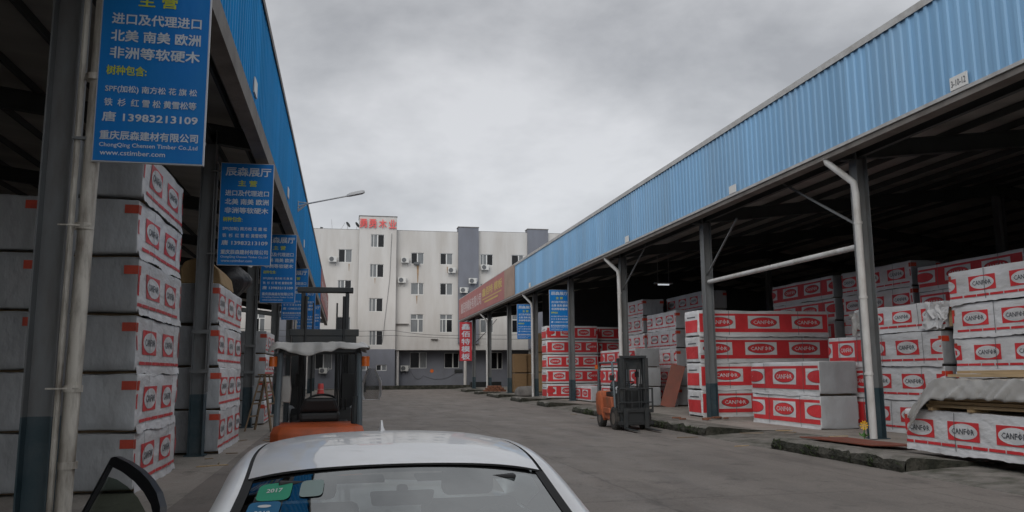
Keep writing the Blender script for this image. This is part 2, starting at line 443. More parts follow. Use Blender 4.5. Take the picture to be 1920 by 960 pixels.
# ------------------------------------------------------------------ mesh helpers
class MB:
    def __init__(s):
        s.v, s.f, s.m = [], [], []

    def add(s, vs, fs, mi=0, M=None):
        b = len(s.v)
        s.v += [tuple(M @ Vector(p)) if M else tuple(p) for p in vs]
        for f in fs:
            s.f.append([b + i for i in f])
            s.m.append(mi)
        return s

    def box(s, x0, x1, y0, y1, z0, z1, mi=0, M=None):
        return s.add([(x0, y0, z0), (x1, y0, z0), (x1, y1, z0), (x0, y1, z0),
                      (x0, y0, z1), (x1, y0, z1), (x1, y1, z1), (x0, y1, z1)],
                     [(3, 2, 1, 0), (4, 5, 6, 7), (0, 1, 5, 4), (1, 2, 6, 5), (2, 3, 7, 6), (3, 0, 4, 7)], mi, M)

    def beam(s, p0, p1, w, h, mi=0, up=(0, 0, 1)):
        p0, p1 = Vector(p0), Vector(p1)
        d = (p1 - p0).normalized()
        up = Vector(up)
        if abs(d.dot(up)) > 0.98:
            up = Vector((0, 1, 0))
        a = d.cross(up).normalized()
        b = a.cross(d)
        vs = []
        for p in (p0, p1):
            for i, j in ((-1, -1), (1, -1), (1, 1), (-1, 1)):
                vs.append(p + a * i * w / 2 + b * j * h / 2)
        return s.add(vs, [(0, 1, 2, 3), (7, 6, 5, 4), (0, 4, 5, 1), (1, 5, 6, 2), (2, 6, 7, 3), (3, 7, 4, 0)], mi)

    def tube(s, pts, r, n=10, mi=0, cap=True):
        pts = [Vector(p) for p in pts]
        rs = r if isinstance(r, (list, tuple)) else [r] * len(pts)
        base = len(s.v)
        ref = None
        for i, p in enumerate(pts):
            if i == 0:
                d = pts[1] - p
            elif i == len(pts) - 1:
                d = p - pts[i - 1]
            else:
                d = (pts[i + 1] - p).normalized() + (p - pts[i - 1]).normalized()
            d.normalize()
            if ref is None:
                ref = Vector((0, 0, 1)) if abs(d.z) < 0.9 else Vector((1, 0, 0))
            a = d.cross(ref).normalized()
            b = a.cross(d)
            ref = -b if False else ref
            for k in range(n):
                t = 2 * math.pi * k / n
                s.v.append(tuple(p + (a * math.cos(t) + b * math.sin(t)) * rs[i]))
        for i in range(len(pts) - 1):
            for k in range(n):
                k2 = (k + 1) % n
                s.f.append([base + i * n + k, base + i * n + k2, base + (i + 1) * n + k2, base + (i + 1) * n + k])
                s.m.append(mi)
        if cap:
            s.f.append([base + k for k in range(n)][::-1])
            s.m.append(mi)
            e = base + (len(pts) - 1) * n
            s.f.append([e + k for k in range(n)])
            s.m.append(mi)
        return s

    def grid(s, fn, nu, nv, mi=0, flip=False):
        b = len(s.v)
        for j in range(nv + 1):
            for i in range(nu + 1):
                s.v.append(tuple(fn(i / nu, j / nv)))
        for j in range(nv):
            for i in range(nu):
                q = [b + j * (nu + 1) + i, b + j * (nu + 1) + i + 1, b + (j + 1) * (nu + 1) + i + 1, b + (j + 1) * (nu + 1) + i]
                s.f.append(q[::-1] if flip else q)
                s.m.append(mi)
        return s

    def prism(s, poly, lo, hi, axis='x', mi=0):
        n = len(poly)

        def P(a, b, c):
            return {'x': (c, a, b), 'y': (a, c, b), 'z': (a, b, c)}[axis]
        vs = [P(a, b, lo) for a, b in poly] + [P(a, b, hi) for a, b in poly]
        fs = [list(range(n))[::-1], list(range(n, 2 * n))]
        for i in range(n):
            j = (i + 1) % n
            fs.append([i, j, n + j, n + i])
        return s.add(vs, fs, mi)

    def loft(s, rings, mi=0, cap=True):
        n = len(rings[0])
        b = len(s.v)
        for r in rings:
            s.v += [tuple(p) for p in r]
        for i in range(len(rings) - 1):
            for k in range(n):
                k2 = (k + 1) % n
                s.f.append([b + i * n + k, b + i * n + k2, b + (i + 1) * n + k2, b + (i + 1) * n + k])
                s.m.append(mi)
        if cap:
            s.f.append([b + k for k in range(n)][::-1])
            s.m.append(mi)
            e = b + (len(rings) - 1) * n
            s.f.append([e + k for k in range(n)])
            s.m.append(mi)
        return s

    def build(s, name, mats, parent=None, loc=(0, 0, 0), rot=(0, 0, 0), smooth=None, bevel=0.0, seg=2, recalc=True):
        if isinstance(mats, str):
            mats = [mats]
        me = bpy.data.meshes.new(name)
        me.from_pydata(s.v, [], s.f)
        for m in mats:
            me.materials.append(MATS[m])
        me.polygons.foreach_set('material_index', s.m)
        if recalc or bevel:
            bm = bmesh.new()
            bm.from_mesh(me)
            if recalc:
                bmesh.ops.recalc_face_normals(bm, faces=bm.faces)
            if bevel:
                es = [e for e in bm.edges if len(e.link_faces) == 2 and e.calc_face_angle(0) > 0.5]
                bmesh.ops.bevel(bm, geom=es, offset=bevel, segments=seg, affect='EDGES', profile=0.5, clamp_overlap=True)
            bm.to_mesh(me)
            bm.free()
        if smooth is not None:
            me.polygons.foreach_set('use_smooth', [True] * len(me.polygons))
            me.set_sharp_from_angle(angle=R(smooth))
        me.update()
        o = bpy.data.objects.new(name, me)
        COL.objects.link(o)
        o.location = loc
        o.rotation_euler = rot
        if parent:
            o.parent = parent
        return o


def tag(o, label, cat, group=None, kind=None):
    if label:
        o['label'] = label
    if cat:
        o['category'] = cat
    if group:
        o['group'] = group
    if kind:
        o['kind'] = kind
    return o


def thing(name, label, cat, loc=(0, 0, 0), rz=0.0, group=None):
    o = bpy.data.objects.new(name, None)
    o.empty_display_size = 0.2
    COL.objects.link(o)
    o.location = loc
    o.rotation_euler = (0, 0, rz)
    return tag(o, label, cat, group)


def dup(root, loc, rz=None, label=None):
    r = root.copy()
    COL.objects.link(r)
    r.location = loc
    if rz is not None:
        r.rotation_euler = (0, 0, rz)
    if label:
        r['label'] = label

    def kids(a, b):
        for ch in list(a.children):
            c = ch.copy()
            COL.objects.link(c)
            c.parent = b
            kids(ch, c)
    kids(root, r)
    return r


TXT = {}


def text2d(s, bold=0.0, res=2):
    """flat outlines of a line of writing: vertices (x, y, layer), faces, width, height"""
    key = (s, bold, res)
    if key in TXT:
        return TXT[key]
    han = any(ord(c) > 0x2e80 for c in s)
    c = bpy.data.curves.new('writing', 'FONT')
    c.body = s
    c.size = 1.0
    c.offset = 0.0 if han else bold
    c.resolution_u = res
    c.dimensions = '2D'
    c.fill_mode = 'BOTH'
    o = bpy.data.objects.new('writing', c)
    COL.objects.link(o)
    dg = bpy.context.evaluated_depsgraph_get()
    dg.update()
    me = bpy.data.meshes.new_from_object(o.evaluated_get(dg))
    vs0 = [(v.co.x, v.co.y) for v in me.vertices]
    fs0 = [list(p.vertices) for p in me.polygons]
    bpy.data.objects.remove(o)
    bpy.data.curves.remove(c)
    bpy.data.meshes.remove(me)
    vs, fs = [], []
    # heavy strokes of Han characters: the outline laid four times, a hair apart in depth
    sh = [(-bold, -bold), (bold, -bold), (bold, bold), (-bold, bold)] if (han and bold) else [(0, 0)]
    for k, (dx_, dy_) in enumerate(sh):
        n = len(vs)
        vs += [(x + dx_ * 0.7, y + dy_ * 0.7, k) for x, y in vs0]
        fs += [[n + i for i in f] for f in fs0]
    x0 = min(v[0] for v in vs)
    x1 = max(v[0] for v in vs)
    y0 = min(v[1] for v in vs)
    y1 = max(v[1] for v in vs)
    TXT[key] = ([(x - x0, y - y0, k) for x, y, k in vs], fs, x1 - x0, y1 - y0)
    return TXT[key]


def put_text(mb, s, org, u, v, w, h, mi, bold=0.0):
    """writing fitted into a box w x h whose lower left corner is org, along unit vectors u, v"""
    vs, fs, tw, th = text2d(s, bold)
    org, u, v = Vector(org), Vector(u), Vector(v)
    n = u.cross(v)
    kx_, ky = w / tw, h / th
    mb.add([org + u * (x * kx_) + v * (y * ky) + n * (0.0007 * k) for x, y, k in vs], fs, mi)


# ================================================================== SETTING
def kx(y):
    return 9.0 + 0.022 * y


def zp(y):
    return 0.12 + 0.0022 * max(0.0, y - 26)


m = MB()
m.box(-400, 400, -300, 500, -0.6, -0.02)
tag(m.build('ground', 'earth'), 'bare grey earth reaching to the horizon', 'ground', kind='structure')
m = MB()
ys = [-60 + 4 * i for i in range(39)]
m.add([p for y in ys for p in ((-2.3, y, 0), (kx(max(y, 0)) + 0.12 if y < 82 else 40, y, 0))],
      [(2 * i, 2 * i + 1, 2 * i + 3, 2 * i + 2) for i in range(len(ys) - 1)])
tag(m.build('road', 'road_concrete'), 'grey brown concrete road between the two sheds', 'road', kind='structure')
m = MB()
m.add([(-26, -60, 0.004), (-2.2, -60, 0.004), (-2.2, 92, 0.004), (-26, 92, 0.004)], [(0, 1, 2, 3)])
tag(m.build('shed_floor', 'floor_concrete'), 'stained concrete floor of the left shed', 'floor', kind='structure')

# right platform: raised blocks with mossy kerb faces, ramps between them
blocks = [(-20.0, -14.0), (-8, -4), (2.5, 7.5), (12.2, 16.7), (20.3, 27.2), (30.2, 34.2), (38.8, 41.5), (46, 49.2), (54, 59), (63, 66), (71, 75)]
cuts = sorted(set([-60.0, 84.0] + [b for t in blocks for b in t]))
m = MB()
for i in range(len(cuts) - 1):
    y0, y1 = cuts[i], cuts[i + 1]
    isb = any(abs(b[0] - y0) < 1e-6 for b in blocks)
    n = max(2, int((y1 - y0) / 0.14)) if y0 > 5 and y1 < 50 else 6
    for k in range(n):
        a, b = y0 + (y1 - y0) * k / n, y0 + (y1 - y0) * (k + 1) / n
        q = []
        for y in (a, b):
            j = noise.noise(Vector((y * 1.7, 3.1, 0))) * 0.07 + noise.noise(Vector((y * 6.3, 1.1, 0))) * 0.045
            if isb:
                j2 = noise.noise(Vector((y * 4.1, 7.1, 0))) * 0.06
                q.append([(kx(y) + j * 0.5, y, -0.03), (kx(y) - 0.02 + j2, y, 0.09 + j2 * 0.4), (kx(y) + 0.03 + j, y, 0.20 + j * 0.7), (kx(y) + 0.14 + j2, y, 0.245 + j * 0.5),
                          (kx(y) + 1.7, y, zp(y)), (36, y, zp(y))])
            else:
                q.append([(kx(y) - 0.1 + j, y, -0.03), (kx(y) - 0.07 + j, y, 0.0), (kx(y) - 0.05 + j, y, 0.012), (kx(y) + 0.15 + j, y, 0.03),
                          (kx(y) + 2.2, y, zp(y)), (36, y, zp(y))])
        for s_ in range(5):
            m.add([q[0][s_], q[1][s_], q[1][s_ + 1], q[0][s_ + 1]], [(0, 1, 2, 3)], 1 if (isb and s_ < 2) else (2 if s_ < 4 else 0))
    # cheeks of the block where it meets a ramp
    if isb:
        for y in (y0, y1):
            m.add([(kx(y), y, -0.03), (kx(y) + 0.03, y, 0.215), (kx(y) + 0.12, y, 0.25), (kx(y) + 1.7, y, zp(y)), (kx(y) + 1.9, y, 0.08), (kx(y) + 0.1, y, -0.03)],
                  [(0, 1, 2, 3, 4, 5)], 1)
tag(m.build('platform', ['floor_concrete', 'moss', 'kerb_concrete'], recalc=False), 'raised concrete platform with mossy kerb along the right shed', 'platform', kind='structure')

# tufts of grass and moss along the kerb
m = MB()
rg = random.Random(3)
for b in blocks[3:6]:
    for k in range(int((b[1] - b[0]) * 60)):
        y = rg.uniform(*b)
        if noise.noise(Vector((y * 1.3, 8, 0))) + 0.5 * noise.noise(Vector((y * 5, 3, 0))) < 0.08:
            continue
        x = kx(y) + rg.uniform(-0.07, 0.04)
        z = rg.uniform(0.0, 0.2)
        for q in range(5):
            a = rg.uniform(0, 6.28)
            l = rg.uniform(0.02, 0.08) * (1.6 if rg.random() < 0.1 else 1)
            w = rg.uniform(0.006, 0.014)
            dx, dy = math.cos(a), math.sin(a)
            m.add([(x - dy * w, y + dx * w, z), (x + dy * w, y - dx * w, z), (x + dx * l - 0.03, y + dy * l, z + l * 0.9)], [(0, 1, 2)])
tag(m.build('grass', 'grass', recalc=False), 'low dark grass and moss growing along the kerb face', 'grass', kind='stuff')

# ================================================================== SHEDS
RCOL = [17.1 + 8.65 * k for k in range(-5, 8)]
LCOL = [9.3 + 9.2 * k for k in range(-4, 9)]
XR, XL = 12.3, -3.08
FR, FL_ = 11.47, -1.85


def ribs(m, x, out, y0, y1, z0, z1, pitch=0.27, depth=0.035, mi=0):
    """profiled sheet: trapezoid ribs running up, outward along `out`"""
    y = y0
    prof = []
    while y < y1:
        for dy, d in ((0, 0), (pitch * 0.52, 0), (pitch * 0.62, depth), (pitch * 0.88, depth), (pitch * 0.98, 0)):
            if y + dy <= y1:
                prof.append((y + dy + 0.006 * noise.noise(Vector((y * 3.7, dy * 9, x))), d * (1 + 0.25 * noise.noise(Vector((y * 1.3, 2, x))))))
        y += pitch
    vs = []
    for a, d in prof:
        w_ = 0.012 * noise.noise(Vector((a * 0.35, 5, x)))
        vs += [(x + out * (d + 0.006) + w_, a, z0 + 0.012 * noise.noise(Vector((math.floor(a / 0.81) * 1.7, 1, x)))), (x + out * (d + 0.006) + w_ * 0.4, a, z1)]
    m.add(vs, [(2 * i, 2 * i + 1, 2 * i + 3, 2 * i + 2) for i in range(len(prof) - 1)], mi)
    # back skin so the sheet has thickness
    m.box(x - out * 0.03, x - out * 0.015, y0, y1, z0, z1, mi)


def i_column(name, parent, x, y, z0, z1, w=0.3, d=0.3, band=1.3):
    m = MB()
    for lo, hi, mi in ((z0, band, 1), (band, z1, 0)):
        m.box(x - w / 2, x - w / 2 + 0.016, y - d / 2, y + d / 2, lo, hi, mi)
        m.box(x + w / 2 - 0.016, x + w / 2, y - d / 2, y + d / 2, lo, hi, mi)
        m.box(x - w / 2 + 0.016, x + w / 2 - 0.016, y - 0.007, y + 0.007, lo, hi, mi)
    m.box(x - w / 2 - 0.06, x + w / 2 + 0.06, y - d / 2 - 0.05, y + d / 2 + 0.05, z0 - 0.03, z0 + 0.02, 1)
    return m.build(name, ['steel_grey', 'steel_blue'], parent)


def i_beam(name, parent, p0, p1, h=0.42, w=0.2, matn='steel_dark'):
    m = MB()
    p0, p1 = Vector(p0), Vector(p1)
    up = Vector((0, 0, 1))
    m.beam(p0 + up * h / 2, p1 + up * h / 2, w, 0.02)
    m.beam(p0 - up * h / 2, p1 - up * h / 2, w, 0.02)
    m.beam(p0, p1, 0.014, h - 0.022)
    return m.build(name, matn, parent)


def shed(side):
    right = side > 0
    x_e = FR if right else FL_
    x_c = XR if right else XL
    cols = RCOL if right else LCOL
    y0, y1 = -30.0, 82.0
    z_b, z_t = (7.05, 9.12) if right else (6.86, 9.25)
    if right:
        root = thing('timber_shed', 'long open fronted timber shed with pale blue fascia on the right of the road', 'shed', (x_c, 17.1, 0))
    else:
        root = thing('timber_shed', 'long open fronted timber shed with deep blue fascia on the left of the road', 'shed', (x_c, 9.3, 0))
    off = Vector((-root.location.x, -root.location.y, 0))

    def fin(o):
        o.location = off
        return o
    s = side                      # inward direction of the shed
    depth = 24.0 if right else 22.0
    # roof sheet: rises gently from the eave to a ridge, then falls
    m = MB()
    xr = x_e + s * (depth * 0.5 + 1)
    xb = x_e + s * (depth + 1)
    ze, zr = (7.45 if right else 7.4), 9.0
    m.add([(x_e, y0, ze), (xr, y0, zr), (xb, y0, ze), (x_e, y1, ze), (xr, y1, zr), (xb, y1, ze)], [(0, 1, 4, 3), (1, 2, 5, 4)], 0)
    m.add([(x_e, y0, ze + 0.05), (xr, y0, zr + 0.05), (xb, y0, ze + 0.05), (x_e, y1, ze + 0.05), (xr, y1, zr + 0.05), (xb, y1, ze + 0.05)], [(0, 1, 4, 3), (1, 2, 5, 4)], 1)
    fin(m.build('roof', ['roof_under', 'roof_top'], root, recalc=False))
    # fascia with its trims
    m = MB()
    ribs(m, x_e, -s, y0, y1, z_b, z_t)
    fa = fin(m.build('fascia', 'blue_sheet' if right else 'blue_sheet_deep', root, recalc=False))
    m = MB()
    m.box(*sorted((x_e - s * 0.07, x_e + s * 0.05)), y0, y1, z_t + 0.002, z_t + 0.10)
    m.box(*sorted((x_e - s * 0.071, x_e - s * 0.06)), y0, y1, z_t - 0.06, z_t + 0.001)
    m.build('ridge_trim', 'flashing' if right else 'eave_grey', fa)
    m = MB()
    if right:
        m.box(*sorted((x_e - s * 0.06, x_e + s * 0.10)), y0, y1, z_b - 0.075, z_b - 0.002)
        m.box(*sorted((x_e - s * 0.02, x_e + s * 0.30)), y0, y1, z_b - 0.20, z_b - 0.077, 1)
    else:
        m.box(*sorted((x_e - s * 0.045, x_e + s * 0.22)), y0, y1, z_b - 0.38, z_b - 0.003, 1)
    m.build('gutter', ['flashing', 'eave_grey'], fa)
    # posts, rafters
    for y in cols:
        fin(i_column('post', root, x_c, y, zp(y) if right else 0.01, 7.15))
        m = None
        fin(i_beam('rafter', root, (x_e + s * 0.35, y, ze - 0.42), (xr, y, zr - 0.45)))
        fin(i_beam('rafter', root, (xr, y, zr - 0.45), (xb - s * 0.3, y, ze - 0.42)))
    # inner posts under the ridge and at the back
    for y in cols:
        fin(i_column('post', root, xr, y, zp(y) if right else 0.01, zr - 0.7, band=1.3))
    # purlins
    np_ = 8
    for q in (0, 1):
        for k in range(np_ + (1 if q == 0 else 0)):
            t = (k + 0.5) / (np_ + 0.5)
            x = x_e + (xr - x_e) * t if q == 0 else xr + (xb - xr) * t
            z = ze + (zr - ze) * t if q == 0 else zr + (ze - zr) * t
            m = MB()
            m.box(x - 0.03, x + 0.03, y0, y1, z - 0.19, z - 0.02)
            fin(m.build('purlin', 'steel_dark', root))
    # back wall
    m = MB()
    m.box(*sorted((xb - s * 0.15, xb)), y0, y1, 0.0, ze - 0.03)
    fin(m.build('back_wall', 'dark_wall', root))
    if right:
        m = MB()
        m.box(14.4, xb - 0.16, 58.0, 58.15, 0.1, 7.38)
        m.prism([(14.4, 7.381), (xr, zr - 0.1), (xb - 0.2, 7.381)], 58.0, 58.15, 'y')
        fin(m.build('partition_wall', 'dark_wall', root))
    # longitudinal bits on the post line
    if right:
        m = MB()
        m.tube([(x_c, RCOL[6] - 0.15, 4.78), (x_c, RCOL[5] + 0.15, 4.72)], 0.075, 12)
        fin(m.build('tie_pipe', 'pipe_white', root, smooth=40))
        for (a, b) in (((x_c, 25.8, 5.0), (x_c, 23.4, 6.6)), ((x_c, 17.35, 5.3), (x_c, 20.6, 7.1)), ((x_c, 34.6, 5.3), (x_c, 31.4, 7.0))):
            m = MB()
            m.beam(a, b, 0.05, 0.05)
            fin(m.build('brace', 'steel_grey', root))
    # a horizontal eave beam joining post heads
    fin(i_beam('eave_beam', root, (x_c, y0, 6.98 if not right else 7.02), (x_c, y1, 6.98 if not right else 7.02), 0.22, 0.12))
    # downpipes
    if right:
        for k in (5, 7, 9, 11, 3, 1):
            y = RCOL[k] - 0.22
            m = MB()
            m.tube([(x_e + 0.06, y + 0.36, 6.90), (x_e + 0.08, y + 0.34, 6.78), (x_c - 0.31, y, 6.22), (x_c - 0.27, y, 5.95), (x_c - 0.25, y, 0.14)], 0.085, 14)
            for z in (1.6, 3.4, 5.2):
                m.tube([(x_c - 0.26, y, z), (x_c - 0.26, y, z + 0.06)], 0.1, 14)
            fin(m.build('downpipe', 'pipe_white', root, smooth=40))
    else:
        for k in (4, 8, 2):
            y = LCOL[k] - 0.16
            m = MB()
            m.tube([(x_e - 0.2, y, 6.6), (x_e - 0.28, y, 6.45), (x_c + 0.42, y, 6.05), (x_c + 0.37, y, 5.8), (x_c + 0.32, y - 0.03, 0.0)], 0.082, 16)
            for z in (0.78, 1.55, 3.25, 4.9):
                m.tube([(x_c + 0.335, y - 0.02, z), (x_c + 0.335, y - 0.02, z + 0.07)], 0.094, 16)
            o = fin(m.build('downpipe', 'pipe_rusty', root, smooth=40))
            m = MB()
            for z in (1.58, 3.28):
                m.box(x_c + 0.10, x_c + 0.42, y - 0.11, y - 0.10, z, z + 0.016)
            m.tube([(x_c + 0.20, y, 6.4), (x_c + 0.19, y, 0.1)], 0.032, 8)
            m.build('pipe_strap', 'pipe_rusty', o)
        for k in (5, 6, 7):
            m = MB()
            m.tube([(x_c + 0.18, LCOL[k] - 0.05, 6.4), (x_c + 0.17, LCOL[k] - 0.05, 1.35)], 0.028, 8)
            m.box(x_c - 0.17, x_c + 0.21, LCOL[k] - 0.17, LCOL[k] - 0.153, 1.75, 1.83)
            m.box(x_c - 0.17, x_c + 0.21, LCOL[k] - 0.17, LCOL[k] - 0.153, 2.6, 2.68)
            fin(m.build('conduit', 'steel_grey', root))
    return root


shed(1)
shed(-1)

# number plates fixed to the fascias
def plate(x, face, y, z, w, h, text, label, tilt=0.0):
    m = MB()
    m.box(-0.012, 0.012, -w / 2, w / 2, 0, h)
    if text:
        if face < 0:
            put_text(m, text, (-0.016, w * 0.42, h * 0.22), (0, -1, 0), (0, 0, 1), w * 0.84, h * 0.5, 1, 0.01)
        else:
            put_text(m, text, (0.016, -w * 0.42, h * 0.22), (0, 1, 0), (0, 0, 1), w * 0.84, h * 0.5, 1, 0.01)
    o = m.build('number_plate', ['frame_white', 'wrap_text'], loc=(x, y, z))
    o.rotation_euler = (tilt, 0, 0)
    return tag(o, label, 'sign', 'number plates on the fascias')


plate(FR - 0.055, -1, 12.66, 7.06, 0.44, 0.26, '3-10-12', 'white plate reading 3-10-12 on the pale blue fascia')
plate(FR - 0.055, -1, 21.9, 7.06, 0.42, 0.24, None, 'small white plate on the pale blue fascia above the second right post')
plate(FR - 0.055, -1, 31.3, 7.06, 0.42, 0.26, None, 'small white plate on the right fascia above the third right post')
plate(FR - 0.055, -1, 49.4, 7.06, 0.42, 0.3, None, 'small white plate on the right fascia near the red banner')
plate(FL_ + 0.055, 1, 15.4, 7.0, 0.42, 0.3, None, 'white plate edge on the left fascia nearest the camera')
plate(FL_ + 0.055, 1, 24.6, 7.0, 0.42, 0.3, None, 'white plate edge on the left fascia below the street lamp')
plate(FL_ + 0.055, 1, 34.4, 7.0, 0.42, 0.3, None, 'white plate edge on the left fascia farthest from the camera')

# street lamp on the left fascia
t = thing('street_lamp', 'grey street lamp on a long arm bracketed to the left fascia', 'street lamp', (FL_ + 0.05, 29.5, 7.75))
m = MB()
m.tube([(0, 0, 0), (0.3, 0, 0.10), (1.75, 0, 0.45)], 0.028, 8)
m.build('arm', 'lamp_grey', t, smooth=40)
m = MB()
m.tube([(0, 0, 0.16), (0.36, 0, 0.13)], 0.02, 6)
m.tube([(0, 0, -0.16), (0.3, 0, 0.08)], [0.05, 0.02], 6)
m.box(0, 0.02, -0.06, 0.06, -0.2, 0.2)
m.build('bracket', 'lamp_grey', t)
m = MB()
m.loft([[(1.72, -0.05, 0.42), (1.72, 0.05, 0.42), (1.72, 0.05, 0.49), (1.72, -0.05, 0.49)],
        [(1.86, -0.12, 0.45), (1.86, 0.12, 0.45), (1.86, 0.10, 0.57), (1.86, -0.10, 0.57)],
        [(2.3, -0.13, 0.56), (2.3, 0.13, 0.56), (2.3, 0.10, 0.68), (2.3, -0.10, 0.68)],
        [(2.38, -0.08, 0.60), (2.38, 0.08, 0.60), (2.38, 0.06, 0.66), (2.38, -0.06, 0.66)]])
m.build('lamp_head', 'lamp_grey', t, bevel=0.012)

# lamps hanging under the right roof
for (x, y, z, lb) in ((16.0, 38.6, 6.15, 'lit white tube lamp hanging under the right roof above grey stacks'),):
    t = thing('ceiling_lamp', lb, 'lamp', (x, y, z))
    m = MB()
    m.box(-0.5, 0.5, -0.09, 0.09, 0.03, 0.09)
    m.tube([(-0.3, 0, 0.09), (-0.3, 0, 2.1)], 0.01, 6)
    m.tube([(0.3, 0, 0.09), (0.3, 0, 2.1)], 0.01, 6)
    m.build('housing', 'lamp_grey', t)
    m = MB()
    m.tube([(-0.3, 0, 0), (0.3, 0, 0)], 0.04, 8)
    m.build('tube', 'tube_light', t)

# ------------------------------------------------------------------ hanging blue sign boards
def sign_panel():
    w, h = 1.13, 2.30
    p = MB()
    p.box(-w / 2, w / 2, 0.0, 0.05, 0, h, 1)
    p.box(-w / 2 + 0.012, w / 2 - 0.012, -0.004, 0.002, 0.012, h - 0.012, 0)
    lines = []
    y = -0.009

    def ln(s, fx, fw, fy, fh, mi=0, bold=0.028):
        wt = MB()
        put_text(wt, s, (-w / 2 + fx * w, y, h * (1 - fy - fh / 2)), (1, 0, 0), (0, 0, 1), fw * w, fh * h, 0, bold)
        # words standing apart become letterings of their own
        cl = []
        for f in sorted(wt.f, key=lambda q: min(wt.v[i][0] for i in q)):
            a_, b_ = min(wt.v[i][0] for i in f), max(wt.v[i][0] for i in f)
            if cl and a_ < cl[-1][1] + fh * h * 0.42:
                cl[-1][0].append(f)
                cl[-1][1] = max(cl[-1][1], b_)
            else:
                cl.append([[f], b_])
        for fs_, _b in cl:
            g = MB()
            ids = sorted({i for f in fs_ for i in f})
            mp_ = {i: k for k, i in enumerate(ids)}
            g.add([wt.v[i] for i in ids], [[mp_[i] for i in f] for f in fs_])
            lines.append((g, 'sign_yellow' if mi else 'sign_white'))
    ln('辰森展厅', 0.09, 0.86, 0.085, 0.088)
    ln('主 营', 0.33, 0.36, 0.200, 0.060, 1)
    ln('进口及代理进口', 0.10, 0.82, 0.297, 0.056)
    ln('北美 南美 欧洲', 0.10, 0.82, 0.382, 0.058)
    ln('非洲等软硬木', 0.10, 0.82, 0.467, 0.058)
    ln('树种包含:', 0.08, 0.36, 0.555, 0.048, 1)
    ln('SPF(加松) 南方松 花 旗 松', 0.08, 0.83, 0.648, 0.040, 0, 0.02)
    ln('铁  杉  红 雪 松 黄雪松等', 0.08, 0.83, 0.712, 0.038, 0, 0.02)
    ln('唐 13983213109', 0.07, 0.86, 0.782, 0.048)
    ln('重庆辰森建材有限公司', 0.06, 0.88, 0.872, 0.044)
    ln('ChongQing Chensen Timber Co.,Ltd', 0.06, 0.88, 0.921, 0.026, 0, 0.012)
    ln('www.cstimber.com', 0.07, 0.58, 0.956, 0.024, 0, 0.012)
    b = MB()
    for z in (0.25, h - 0.2):
        b.box(-w / 2 - 0.22, w / 2, 0.055, 0.085, z, z + 0.03)
    return p, lines, b


def make_sign(loc, label, mirror_br=False):
    t = thing('sign_board', label, 'sign', loc, 0, 'blue sign boards hanging from the posts')
    p, lines, b = sign_panel()
    if mirror_br:
        b.v = [(-x, y, z) for x, y, z in b.v]
    p.build('panel', ['sign_blue', 'sign_edge'], t)
    for wt, mn in lines:
        wt.build('lettering', mn, t, recalc=False)
    b.build('bracket', 'steel_grey', t)
    return t


XS = -2.20
s0 = make_sign((XS + 0.07, 9.02, 3.98), 'largest blue sign board hanging by the near left post, cut by the frame top')
dup(s0, (XS - 0.02, 18.22, 4.08), label='blue sign board on the second left post, all of it in view')
dup(s0, (XS - 0.04, 27.45, 4.05), label='blue sign board on the third left post, half hidden by the one before')
dup(s0, (XS - 0.05, 36.7, 4.09), label='blue sign board on the fourth left post above the forklift mast')
dup(s0, (XS - 0.05, 45.9, 4.05), label='small blue sign board on the fifth left post, mostly hidden')
dup(s0, (XS - 0.05, 55.1, 4.0), label='tiny blue sign board on the sixth left post, farthest away')
s1 = make_sign((11.66, 43.2, 3.98), 'blue sign board hanging left of the right post before the red stack', True)
dup(s1, (11.66, 51.85, 3.9), label='blue sign board on the right shed nearer the red banner, partly behind a downpipe')

# red vertical sign near the far end of the right shed
t = thing('sign_board', 'narrow red sign with five white characters hanging at the far end of the right shed', 'sign', (11.42, 77.2, 2.85))
m = MB()
m.box(-0.6, 0.6, 0, 0.06, 0, 3.75)
m.build('panel', 'sign_red', t)
for i, c in enumerate('鑫佰特模板'):
    m = MB()
    put_text(m, c, (-0.42, -0.006, 3.75 - 0.72 * (i + 1) - 0.02), (1, 0, 0), (0, 0, 1), 0.84, 0.58, 0, 0.03)
    m.build('lettering', 'sign_white', t, recalc=False)
m = MB()
m.box(0.6, 0.8, 0.02, 0.05, 0.4, 0.44)
m.box(0.6, 0.8, 0.02, 0.05, 3.2, 3.24)
m.build('bracket', 'steel_grey', t)

# faded banner on the far end of the right fascia, another on the left one
def banner(x, face, y0, y1, z0, z1, label, tan):
    t = thing('banner', label, 'banner', (x, y0, z0))
    w, h = y1 - y0, z1 - z0
    m = MB()
    a, b = sorted((0, face * 0.03))
    if tan:
        m.box(a, b, 0, w * 0.13, 0, h, 1)
    m.box(a, b, (w * 0.13 + 0.003) if tan else 0, w, 0, h, 0)
    m.build('cloth', ['banner_red', 'banner_tan'], t)
    m = MB()
    u = (0, -1, 0) if face < 0 else (0, 1, 0)
    xo = face * 0.036
    if face < 0:
        put_text(m, '鑫佰特模板有限公司', (xo, w * 0.94, h * 0.24), u, (0, 0, 1), w * 0.44, h * 0.5, 0, 0.03)
        put_text(m, '鑫佰特 模板', (xo, w * 0.48, h * 0.48), u, (0, 0, 1), w * 0.32, h * 0.34, 1, 0.03)
        m.box(xo - 0.002, xo, w * 0.17, w * 0.48, h * 0.36, h * 0.40, 1)
        m.box(xo - 0.002, xo, w * 0.22, w * 0.44, h * 0.22, h * 0.28, 1)
    else:
        put_text(m, '鑫佰特模板', (xo, w * 0.08, h * 0.25), u, (0, 0, 1), w * 0.8, h * 0.5, 0, 0.03)
    m.build('lettering', ['banner_text', 'banner_yellow'], t, recalc=False)


